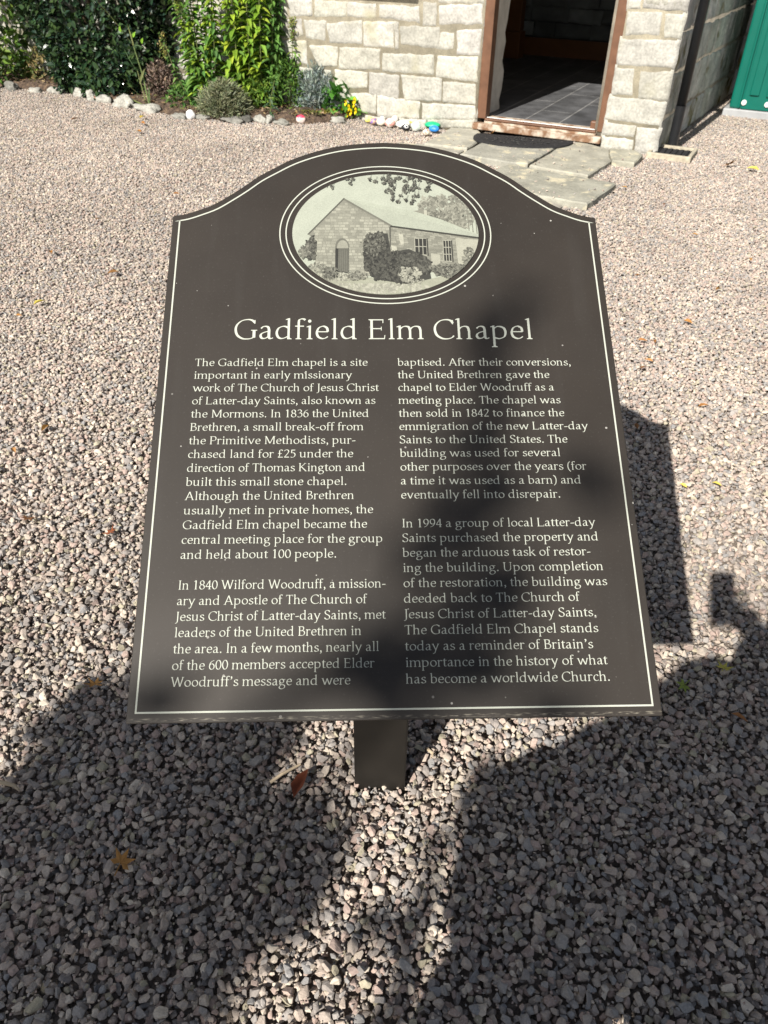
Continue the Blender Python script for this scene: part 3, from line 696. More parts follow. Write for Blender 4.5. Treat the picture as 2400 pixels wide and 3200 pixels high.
# white flower
def flower(mb, c, r_, col, n=6, tilt=None):
    for k in range(n):
        g = 6.283 * k / n; d = (UD * math.cos(g) + ZZ * .45 * math.sin(g) - VD * .6 + ZZ * .3).normalized()
        leaf(mb, c, d + Vector((math.cos(g), 0, math.sin(g))) * .9, -VD + ZZ * .6, r_, r_ * .8, col, .1, .1)
mb = MB(); flower(mb, at(593, 330) + ZZ * .12 - VD * .1, .038, (.8, .8, .74)); e = mb.build('white_flower', M['leaf'])
tag(e, 'single white flower open above low green leaves', 'flower')
# yellow flowers
YF = at(1105, 370); e = empty('yellow_flowers', 'clump of small bright yellow flowers against the wall foot', 'flowers'); mb = MB(); lb = MB(); rr = random.Random(2)
for dx, dz in ((-.07, .05), (-.02, .02), (.0, .08), (.05, .11), (-.03, .12), (.07, .06), (.02, .045), (.06, .14)):
    c = YF + UD * -dx * 1.0 + ZZ * (dz + .02) - VD * .02; flower(mb, c - VD * .06, .033, (.85, .66, .015), 5)
    lb.tube([YF + rv(rr) * .02, c], .003, 5, (.07, .14, .03))
for _ in range(120): leaf(lb, YF + Vector((rr.uniform(-.09, .09), rr.uniform(-.04, .05), rr.uniform(0, .12))), rv(rr) + ZZ * .4, ZZ, .04, .018, pick([(.05, .10, .025), (.08, .15, .03)], rr))
mb.build('blossom', M['leaf'], e); lb.build('foliage', M['leaf'], e)
mb = MB(); rr = random.Random(9); YP = at(1018, 374)
for _ in range(60): leaf(mb, YP + Vector((rr.uniform(-.07, .07), rr.uniform(-.03, .03), rr.uniform(0, .07))), rv(rr) + ZZ * .5, ZZ, .045, .022, pick([(.45, .36, .05), (.30, .26, .05), (.12, .17, .04)], rr))
tag(mb.build('yellowing_plant', M['leaf']), 'tiny plant with yellowing leaves left of the cream edging stone', 'plant')

rr = random.Random(61); mb = MB()
for _ in range(900):
    k = rr.uniform(0, len(edgeP) - 1.001); i = int(k); p = edgeP[i].lerp(edgeP[i + 1], k - i) + VD * rr.uniform(.03, .5) + ZZ * (.055 + rr.uniform(0, .015))
    leaf(mb, p, Vector((rr.gauss(0, 1), rr.gauss(0, 1), .15)), ZZ + rv(rr) * .4, rr.uniform(.02, .06), rr.uniform(.008, .025), pick([(.24, .16, .08), (.33, .25, .14), (.16, .09, .045), (.40, .33, .2), (.11, .12, .04)], rr))
tag(mb.build('leaf_litter', M['dull']), 'dry straw and dead leaves littering the flower bed', 'leaf litter', kind='stuff')
# needle leaved shrublets
def needles(name, label, px, py, rx, hh, n, L, Wd, cols, seed, mt='dull', tips=None):
    rr = random.Random(seed); P = at(px, py); e = empty(name, label, 'shrub'); mb = MB(); sb = MB()
    for _ in range(n):
        g = rr.uniform(0, 6.283); el = rr.uniform(.12, 1.5)
        o_ = UD * math.cos(g) * math.cos(el) * rx + VD * math.sin(g) * math.cos(el) * rx * .8 + ZZ * math.sin(el) * hh
        a = P + o_ * rr.uniform(.45, .7) + ZZ * .02; c = P + o_ * rr.uniform(.85, 1.08)
        sb.tube([a, c], [.003, .0015], 3, pick(cols, rr), cap=False)
        k = 9
        for q in range(k):
            b0 = a.lerp(c, q / (k - 1)); d = (o_.normalized() * .8 + rv(rr) * .7)
            leaf(mb, b0, d, rv(rr), L * rr.uniform(.7, 1.2), Wd, pick(cols if not (tips and q == k - 1) else tips, rr), .1, .05)
    mb.build('foliage', M[mt], e); sb.build('stem', M['stem'], e); return e
needles('heather_shrub', 'grey brown faded heather shrublet left of the tall stems', 505, 312, .22, .33, 420, .035, .012, [(.26, .19, .155), (.20, .15, .125), (.33, .25, .205), (.15, .12, .085)], 31)
needles('lavender_shrub', 'rounded grey green lavender bush in front of the tall stems', 705, 364, .27, .27, 640, .05, .008, [(.19, .21, .12), (.13, .155, .085), (.26, .27, .17)], 32)
needles('silver_shrub', 'silvery blue grey needle leaved shrublet beside the pale wall', 1000, 354, .25, .40, 900, .05, .009, [(.25, .30, .27), (.18, .23, .215), (.33, .38, .345)], 33)

# tall stems with paired leaves
def tall_plant(name, label, specs, cols, seed, L=.125, Wd=.05, low_from=.12, bud=(.22, .25, .06)):
    rr = random.Random(seed); e = empty(name, label, 'plant'); mb = MB(); sb = MB(); fbs = []
    for (bx, by, tx, hh, budded) in specs:
        P = at(bx, by); T = at(tx, by); T = Vector((T.x, T.y, 0)) + ZZ * hh + rv(rr) * .03
        mid = P.lerp(T, .5) + Vector((rr.uniform(-.03, .03), rr.uniform(-.03, .03), 0))
        pts = [P.lerp(mid, t / 5) if t <= 5 else mid.lerp(T, (t - 5) / 5) for t in range(11)]
        sb.tube(pts, [.0065 - .0004 * t for t in range(11)], 5, (.12, .14, .05))
        n_ = int(hh / .030); a = rr.uniform(0, 3)
        for k in range(n_):
            t = low_from + (1 - low_from) * k / n_
            if rr.random() < .05: continue
            f = t * 10; i = min(9, int(f)); c = pts[i].lerp(pts[i + 1], f - i); a += math.pi / 2 + rr.uniform(-.25, .25)
            for s in (0, math.pi, ) if k % 3 else (0, 2.1, 4.2):
                d = Vector((math.cos(a + s), math.sin(a + s), rr.uniform(-.35, .35)))
                taper = 1.15 - .62 * t if t > .3 else 1.0
                leaf(mb, c, d, ZZ + rv(rr) * .25, L * taper * rr.uniform(.8, 1.2), Wd * taper, pick(cols, rr), .3, .35)
        if budded:
            fb = MB()
            for k in range(90):
                c = T - ZZ * rr.uniform(-.02, .17) + Vector((rr.gauss(0, .018), rr.gauss(0, .018), 0))
                leaf(fb, c, rv(rr) + ZZ * .3, rv(rr), .022, .014, pick([bud, (.30, .27, .09), (.17, .22, .05)], rr), .2)
            fbs.append(fb)
    mb.build('foliage', M['leaf'], e); sb.build('stem', M['stem'], e)
    for fb in fbs: fb.build('bud_cluster', M['leaf'], e)
    return e
YG = [(.24, .38, .04), (.17, .31, .04), (.33, .44, .045), (.11, .22, .04)]
MG = [(.12, .24, .055), (.085, .19, .05), (.15, .28, .06)]
tall_plant('tall_perennial', 'left clump of tall leafy stems topped with greenish buds', [(630, 345, 585, 1.02, True), (634, 348, 606, 1.17, True), (640, 350, 622, 1.1, True), (655, 345, 652, 1.3, True), (668, 350, 668, 1.35, True), (640, 340, 622, .82, False), (690, 345, 684, 1.2, True), (640, 352, 598, .95, True), (648, 352, 640, 1.2, False), (676, 352, 690, 1.3, False), (700, 348, 705, 1.2, False), (630, 345, 618, .7, False)], MG + YG, 41)
tall_plant('tall_perennial', 'dense central clump of tall yellow green stems hiding the wall', [(735, 350, 740, 1.25, False), (750, 352, 762, 1.4, False), (768, 348, 778, 1.3, False), (782, 352, 800, 1.4, False), (800, 348, 822, 1.35, False), (818, 352, 845, 1.45, False), (760, 340, 745, 1.1, False), (790, 340, 790, 1.2, False)], YG, 42, .135, .056)
tall_plant('tall_perennial', 'right clump of tall mid green stems casting shadows on the wall', [(850, 352, 868, 1.3, False), (862, 350, 888, 1.25, False), (838, 345, 858, 1.4, False), (872, 345, 902, 1.05, False)], MG, 43)
tall_plant('budding_stem', 'short bud tipped stem leaning left of the tall clumps', [(612, 350, 545, .60, True)], MG, 44, .07, .03, bud=(.25, .2, .08))
tall_plant('budding_stem', 'bud tipped stem standing alone right of the tall clumps', [(935, 352, 928, .72, True), (940, 350, 950, .5, False)], MG + YG, 45, .075, .03)
tall_plant('leafy_weed', 'blue green upright weed in front of the central clump', [(845, 372, 862, .34, False)], [(.10, .17, .10), (.08, .14, .08)], 46, .085, .024)
# grassy plant with strap leaves
GP = at(468, 336); e = empty('strap_leaved_plant', 'lanky grassy plant with strap leaves in front of the dark shrub', 'plant'); mb = MB(); sb = MB(); rr = random.Random(6)
JT = GP + UD * .05 + ZZ * .50 - VD * .03
sb.tube([GP, GP + UD * .02 + ZZ * .25, JT], [.008, .006, .005], 6, (.14, .19, .07)); sb.tube([GP + UD * .03, GP + UD * .08 + ZZ * .3], [.006, .004], 6, (.16, .18, .07))
for (o_, mid, end) in ((JT, (.10, .15, -.02), (.30, .33, -.04)), (JT, (-.07, .05, -.05), (-.22, .0, -.09)), (JT, (.01, .08, 0), (.05, .17, .02)), (JT - ZZ * .2, (.05, .08, -.03), (.08, .2, -.05)), (JT - ZZ * .3, (-.04, .08, 0), (-.10, .14, 0)),
                       (GP, (.06, .12, -.05), (.14, .2, -.1)), (GP, (-.06, .06, -.05), (-.2, .02, -.12)), (GP, (.02, .16, 0), (.03, .32, 0)), (GP, (.1, .04, -.05), (.16, .1, -.12)), (GP, (-.03, .1, -.02), (-.06, .2, -.03))):
    c1 = o_ + UD * mid[0] + ZZ * mid[1] + VD * mid[2]; c2 = o_ + UD * end[0] + ZZ * end[1] + VD * end[2]
    pts = [o_.lerp(c1, t / 6).lerp(c1.lerp(c2, t / 6), t / 6) for t in range(7)]; col = pick([(.10, .17, .07), (.16, .22, .08), (.22, .25, .10)], rr)
    vv = []
    for t, p in enumerate(pts):
        w_ = .013 * (.6 + .4 * math.sin(t / 6 * 3.0)) * (1 - .9 * (t / 6) ** 4); vv += [p + UD * w_ * .7 + ZZ * w_ * .7, p + VD * .004, p - UD * w_ * .7 - ZZ * w_ * .7]
    mb.add(vv, [(t * 3 + i, t * 3 + i + 1, t * 3 + i + 4, t * 3 + i + 3) for t in range(6) for i in (0, 1)], col)
sb.build('stem', M['stem'], e)
mb.build('strap_leaf', M['leaf'], e)

# ------------------------------------------------------------------ the sign
BO = Vector((.02013722, .59052039, .71326731)); TILT, YAW = .5619204, .0381321
EX = Vector((math.cos(YAW), math.sin(YAW), 0)); EY = Vector((-math.sin(YAW) * math.cos(TILT), math.cos(YAW) * math.cos(TILT), math.sin(TILT))); EN = EX.cross(EY)
BM = Matrix.Identity(4)
for i in range(3): BM[i][0] = EX[i]; BM[i][1] = EY[i]; BM[i][2] = EN[i]; BM[i][3] = BO[i]
sign = empty('information_sign', 'dark arched information board about the chapel on a square post', 'sign')
def _smooth_half():
    # through the measured points (u, height): -.0458 .9103 | .106 .9074 | .1434 .8948 | .1802 .8758 | .2066 .8608 and on the left .1561 .8646 | .2018 .829 | .2467 .7979 | .2913 .7761 | .3338 .7653
    P = [(0, .9176), (.0380, .9150), (.0760, .9090), (.1135, .8975), (.1497, .8815), (.1800, .8620), (.2040, .8450), (.2250, .8260), (.2467, .8080), (.2700, .7905), (.2913, .7800), (.3120, .7715), (.3326, .7672)]
    return P
HALF = _smooth_half()
def cr(P, n=4):
    out = []
    for i in range(len(P) - 1):
        p0 = P[max(i - 1, 0)]; p1 = P[i]; p2 = P[i + 1]; p3 = P[min(i + 2, len(P) - 1)]
        for k in range(n):
            t = k / n; out.append(tuple(.5 * (2 * p1[j] + (p2[j] - p0[j]) * t + (2 * p0[j] - 5 * p1[j] + 4 * p2[j] - p3[j]) * t * t + (3 * p1[j] - p0[j] - 3 * p2[j] + p3[j]) * t ** 3) for j in (0, 1)))
    out.append(P[-1]); return out
hr = cr(HALF)
top = [(-u, v) for u, v in reversed(hr)] + hr[1:]
OUT = [(-.3326, 0.0)] + top + [(.3326, 0.0)]
OUT = OUT[::-1]                                    # counter-clockwise not needed, only order
TB = .005
b = MB(); n_ = len(OUT)
vv = [(u, v, 0) for u, v in OUT] + [(u, v, -TB) for u, v in OUT]
b.add(vv, [tuple(range(n_)), tuple(range(2 * n_ - 1, n_ - 1, -1))] + [(i, (i + 1) % n_, (i + 1) % n_ + n_, i + n_) for i in range(n_)])
board = b.build('board', M['board'], sign, fix=True, bevel=.0012)
board.matrix_world = BM
# post
b = MB()
pl = Vector((-.0545, .949, 0)); pr = Vector((.0545, .942, 0)); pxd = (pr - pl); pyd = Vector((-pxd.y, pxd.x, 0)).normalized() * .10
hb = lambda p: BO.z + (p - BO).dot(Vector((-math.sin(YAW), math.cos(YAW), 0))) * math.tan(TILT) - .020
cs = [pl, pr, pr + pyd, pl + pyd]
b.add([Vector((c.x, c.y, -.15)) for c in cs] + [Vector((c.x, c.y, hb(c))) for c in cs], [(0, 1, 5, 4), (1, 2, 6, 5), (2, 3, 7, 6), (3, 0, 4, 7), (4, 5, 6, 7)])
b.build('post', M['post'], sign, bevel=.003)
b = MB()                                           # bearer plate under the board
b.box(Vector((-.16, .30, -TB - .0005)), (.32, 0, 0), (0, .34, 0), (0, 0, -.006)); o = b.build('mounting_plate', M['board'], sign); o.matrix_world = BM

ZL = .0004
def strip(mb, pts, wd, z=ZL, closed=True):
    n_ = len(pts); vv = []
    for i, p in enumerate(pts):
        a = Vector(pts[(i - 1) % n_] if closed or i else p); c = Vector(pts[(i + 1) % n_] if closed or i < n_ - 1 else p); p = Vector(p)
        d1 = (p - a).normalized() if (p - a).length > 1e-9 else (c - p).normalized(); d2 = (c - p).normalized() if (c - p).length > 1e-9 else d1
        t = (d1 + d2).normalized(); nn = Vector((-t.y, t.x)); k = max(.5, nn.dot(Vector((-d1.y, d1.x))))
        q = nn * (wd / 2 / k); vv += [(p.x + q.x, p.y + q.y, z), (p.x - q.x, p.y - q.y, z)]
    mb.add(vv, [(2 * i, 2 * i + 1, 2 * ((i + 1) % n_) + 1, 2 * ((i + 1) % n_)) for i in range(n_ if closed else n_ - 1)])
inn = [(-.3215, .0128)] + [(u * (.3215 / .3326), v - .0098 + .0004 * 0) for u, v in top] + [(.3215, .0128)]
def inset(pts, d):
    out = []; n_ = len(pts)
    for i in range(n_):
        a, p, c = Vector(pts[i - 1]), Vector(pts[i]), Vector(pts[(i + 1) % n_])
        d1, d2 = (p - a).normalized(), (c - p).normalized(); n1, n2 = Vector((d1.y, -d1.x)), Vector((d2.y, -d2.x))
        m_ = (n1 + n2); m_ = m_ / max(.4, m_.dot(n1)); out.append(tuple(p + m_ * d))
    return out
ring = [(-.3326, .0015)] + top + [(.3326, .0015)]
inn = inset(ring, .0113)
b = MB(); strip(b, inn, .0022); b.build('border_line', M['letter'], board)
OC = (-.0008, .7365)
for (ra, rb) in ((.1645, .1305), (.1550, .1219)):
    b = MB(); strip(b, [(OC[0] + ra * math.cos(2 * math.pi * k / 120), OC[1] + rb * math.sin(2 * math.pi * k / 120)) for k in range(120)], .0018); b.build('oval_ring', M['letter'], board)

# ---- printed picture of the chapel inside the oval (flat print, coordinates of an enlarged view)
PA, PBh = .1453, .1146
ELL = [(math.cos(2 * math.pi * k / 96), math.sin(2 * math.pi * k / 96)) for k in range(96)]
def to_e(x, y): return ((x - 838) / 604.5, -(y - 607) / 391.0)
def clip(poly):
    out = poly
    for i in range(96):
        a, c = ELL[i], ELL[(i + 1) % 96]; ex, ey = c[0] - a[0], c[1] - a[1]
        side = lambda p: ex * (p[1] - a[1]) - ey * (p[0] - a[0])
        new = []
        for j in range(len(out)):
            p, q = out[j], out[(j + 1) % len(out)]; sp, sq = side(p), side(q)
            if sp >= 0: new.append(p)
            if (sp >= 0) != (sq >= 0):
                t = sp / (sp - sq); new.append((p[0] + (q[0] - p[0]) * t, p[1] + (q[1] - p[1]) * t))
        out = new
        if len(out) < 3: return []
    return out
pm = MB(); PZ = [.0003]
def pp(pts, g, warm=1.0):
    e_ = clip([to_e(*p) for p in pts])
    if len(e_) < 3: return
    PZ[0] += 4e-7
    c = tuple(.012 + .68 * q ** 1.2 for q in (g if hasattr(g, '__len__') else (g * 1.0, g * 1.0, g * .84 * warm)))
    pm.add([(OC[0] + x * PA, OC[1] + y * PBh, PZ[0]) for x, y in e_], [tuple(range(len(e_)))], c)
pr_ = random.Random(12)
pp([(838 + 620 * math.cos(k * .1309), 607 + 400 * math.sin(k * .1309)) for k in range(48)], (.50, .53, .45))
def tuft(cx, cy, rx, ry, n, s, g0, g1, fall=1.0):
    for _ in range(n):
        a = pr_.uniform(0, 6.283); f = pr_.random() ** .5 * (1 + .38 * noise.noise(Vector((math.cos(a) * 2.6, math.sin(a) * 2.6, cx * .13)))); x, y = cx + rx * f * math.cos(a), cy + ry * f * math.sin(a); k = s * pr_.uniform(.5, 1.3); th = pr_.uniform(0, 6.28)
        g = pr_.uniform(g0, g1)
        pts = [(x + k * (1, .35, -.35, -1, -.35, .35)[q] * math.cos(th) - k * .45 * (0, 1, 1, 0, -1, -1)[q] * math.sin(th), y + k * (1, .35, -.35, -1, -.35, .35)[q] * math.sin(th) + k * .45 * (0, 1, 1, 0, -1, -1)[q] * math.cos(th)) for q in range(6)]
        pp(pts[::-1], g)
# far tree and bare trunk on the right
tuft(1220, 450, 150, 95, 520, 15, .16, .42); tuft(1250, 520, 110, 60, 260, 13, .12, .34); tuft(1130, 430, 60, 50, 120, 12, .2, .4); tuft(1330, 500, 90, 90, 200, 14, .22, .42)
for x in (1375, 1400, 1425): pp([(x, 420), (x + 4, 420), (x + 12, 640), (x + 6, 640)], .24)
# side wall, brickwork drawn course by course
def courses_pic(poly_fn, rows, cols, g0, g1):
    for r_ in range(rows):
        off = pr_.random()
        for c in range(cols + 1):
            a, d = max(0, (c - off) / cols), min(1, (c + 1 - off) / cols)
            if d <= a: continue
            m_ = .06 / cols; t0, t1 = r_ / rows + .12 / rows, (r_ + 1) / rows - .05 / rows
            pts = [poly_fn(a + m_, t0), poly_fn(d - m_, t0), poly_fn(d - m_, t1), poly_fn(a + m_, t1)]
            pp([(x + pr_.uniform(-2, 2), y + pr_.uniform(-1.2, 1.2)) for x, y in pts], pr_.uniform(g0, g1))
GB = .25
pp([(862, 566), (1445, 640), (1445, 790), (1300, 860), (862, 860)], .27)
courses_pic(lambda s, t: (866 + 575 * s, (570 + 72 * s) * (1 - t) + (850 - 40 * s) * t), 19, 15, .25, .40)
pp([(1290, 642), (1445, 655), (1445, 790), (1300, 830)], .46); pp([(920, 615), (950, 620), (955, 680), (935, 690), (925, 650)], .5); pp([(870, 690), (905, 700), (915, 745), (880, 740)], .5); pp([(1125, 740), (1185, 750), (1180, 850), (1130, 840)], .44)
# gable wall
pp([(338, 622), (570, 388), (872, 566), (865, 880), (720, 885), (390, 800), (372, 650)], .30)
def gab(s, t):
    x = 372 + 493 * s; ytop = 400; return (x + (6 if t > .5 else 0), ytop + (880 - ytop) * t - (1 - s) * 70 * max(0, t - .3))
for r_ in range(27):
    y0 = 395 + r_ * 18.2; off = pr_.random() * 34; x = 345 + off - 34
    while x < 868:
        w_ = pr_.uniform(20, 42); xm = x + w_ / 2
        lim = (622 - (xm - 338) * 1.009 if xm < 570 else 388 + (xm - 570) * .589)
        if y0 > lim + 10 and xm > 376 and x + w_ < 868 and y0 < 805 + (xm - 390) * .22:
            pp([(x + 1.5, y0), (x + w_ - 1.5, y0 + .5), (x + w_ - 1.5, y0 + 15.5), (x + 1.5, y0 + 15)], pr_.uniform(.30, .47))
        x += w_
# roofs, verge, eaves, chimney
pp([(1022, 466), (1100, 456), (1112, 462), (1113, 505), (1040, 492)], .30); pp([(1092, 458), (1112, 462), (1113, 508), (1094, 505)], .5)
pp([(566, 384), (640, 396), (1020, 466), (1200, 520), (1450, 622), (1450, 642), (878, 565)], (.47, .50, .42))
for k in range(14):
    t = (k + 1) / 15; pp([(570 + 308 * t, 386 + 178 * t), (1450, 622 + 20 * t - 1), (1450, 622 + 20 * t), (570 + 308 * t, 387.5 + 178 * t)], (.40, .42, .36))
pp([(566, 380), (574, 384), (340, 624), (330, 622)], .13); pp([(570, 383), (882, 562), (878, 572), (566, 394)], .22)
pp([(872, 562), (1450, 637), (1450, 648), (866, 572)], .07); pp([(862, 572), (872, 572), (870, 700), (862, 700)], .14)
# doorway
pp([(512, 712)] + [(556 - 45 * math.cos(k * .2618), 704 - 58 * math.sin(k * .2618)) for k in range(13)] + [(601, 712)], .20)
pp([(524, 712)] + [(559 - 36 * math.cos(k * .2618), 706 - 47 * math.sin(k * .2618)) for k in range(13)] + [(596, 712)], .38)
pp([(512, 712), (601, 712), (598, 868), (512, 858)], .05); pp([(532, 714), (598, 714), (596, 862), (530, 854)], .19)
for k in range(5): pp([(541 + k * 12, 716), (543 + k * 12, 716), (542 + k * 12, 858), (540 + k * 12, 858)], .10)
# windows
for (x0, y0, x1, y1, nc, nr) in ((1022, 640, 1105, 752, 3, 2), (1205, 653, 1263, 792, 3, 3)):
    pp([(x0, y0), (x1, y0 + 6), (x1 + 3, y1 + 6), (x0, y1)], .42)
    for i in range(nc):
        for j in range(nr):
            a, d = x0 + 5 + (x1 - x0 - 6) * i / nc, x0 + (x1 - x0 - 6) * (i + 1) / nc; c, e_ = y0 + 7 + (y1 - y0 - 6) * j / nr, y0 + 2 + (y1 - y0 - 6) * (j + 1) / nr
            pp([(a, c), (d, c + 2), (d, e_ + 2), (a, e_)], .045)
    pp([(x1 - 4, y0 + 6), (x1 + 4, y0 + 6), (x1 + 6, y1 + 6), (x1 - 2, y1 + 6)], .06)
# ground and planting
pp([(180, 800), (400, 840), (700, 890), (1000, 930), (1300, 860), (1500, 820), (1500, 1050), (180, 1050)], (.40, .41, .33))
tuft(840, 960, 330, 30, 260, 14, .33, .52); tuft(520, 890, 130, 30, 150, 12, .2, .5); tuft(390, 840, 60, 35, 70, 13, .15, .45)
pp([(700, 660), (740, 620), (850, 615), (868, 735), (985, 715), (1100, 765), (1120, 900), (960, 935), (760, 905), (692, 800)], .075)
tuft(780, 760, 85, 145, 560, 13, .03, .14); tuft(920, 830, 190, 95, 700, 13, .03, .15); tuft(1040, 820, 75, 70, 200, 13, .05, .17); tuft(760, 680, 70, 70, 130, 12, .08, .24)
tuft(990, 880, 80, 50, 150, 11, .25, .5); tuft(355, 715, 34, 75, 240, 11, .05, .22); tuft(310, 740, 36, 40, 90, 11, .14, .34); tuft(1230, 850, 120, 40, 260, 12, .07, .3); tuft(1370, 775, 40, 60, 130, 12, .12, .38); tuft(480, 870, 50, 35, 130, 11, .06, .3); tuft(650, 885, 60, 25, 110, 11, .1, .4)
# overhanging twigs
for (cx, cy, rx, ry) in ((600, 262, 66, 30), (480, 298, 40, 16), (810, 252, 90, 40), (930, 280, 120, 55), (1000, 335, 80, 50), (905, 400, 30, 26), (1080, 290, 60, 40), (1020, 385, 45, 34), (860, 330, 40, 30), (1105, 320, 34, 26)):
    for _ in range(int(rx * ry / 520) + 2):            # sprays of leaves hanging from thin twigs
        a, f = pr_.uniform(0, 6.283), pr_.random() ** .5; x, y = cx + rx * f * math.cos(a), cy + ry * f * math.sin(a)
        tuft(x, y, 13, 11, 9, 9, .04, .24); pp([(x, y), (x + 2, y), (x + 14, y - 34), (x + 12, y - 34)][::-1], .1)
pm.build('oval_picture', M['picture'], board)

# ---- lettering: broad-pen strokes swept along skeletons, Palatino-like proportions (units of 1/1000 em)
NA, NB, NANG = 76.0, 28.0, R(20)
def nibw(nx, ny, k=1.0):
    a = nx * math.cos(NANG) + ny * math.sin(NANG); c = -nx * math.sin(NANG) + ny * math.cos(NANG)
    return .5 * math.sqrt((NA * a) ** 2 + (NB * c) ** 2) * k
def C(*p): return ('C', p)
def Lc(*p): return ('L', p)
def P_(*p): return ('P', p)
def stem(x, y0, y1, foot=1, head=None, w=70):
    h = w / 2; o = [P_((x - h, y0), (x + h, y0), (x + h, y1), (x - h, y1))]
    if foot: o += bar(x, y0, w, 1, foot)
    if head == 'f': o.append(P_((x + h, y1), (x + h, y1 + 10), (x - h, y1 - 8), (x - h - 62, y1 - 34), (x - h - 62, y1 - 54), (x - h, y1 - 50), (x, y1 - 60)))
    if head == 's': o += bar(x, y1, w, -1, 1)
    return o
def bar(x, y, w, s, mode=1, ext=56, th=18):
    l = x - w / 2 - (ext if mode in (1, 2) else 0); r = x + w / 2 + (ext if mode in (1, 3) else 0)
    return [P_((l, y), (r, y), (r, y + s * th), (x + w / 2, y + s * (th + 26)), (x - w / 2, y + s * (th + 26)), (l, y + s * th))]
def hb(x0, x1, y, th=34): return [P_((x0, y - th / 2), (x1, y - th / 2), (x1, y + th / 2), (x0, y + th / 2))]
def ser(x, y, s=1, wd=170): return [P_((x - wd / 2, y), (x + wd / 2, y), (x + wd / 2, y + s * 24), (x - wd / 2, y + s * 24))]
def ell(cx, cy, rx, ry, n=20): return ('O', (cx, cy, rx, ry))
def dot(x, y, r=54): return [('D', (x, y, r))]
arch = lambda x0, x1: [C((x0, 330), (x0 + 70, 408), (x0 + 165, 446), (x1 - 40, 420), (x1, 300))]
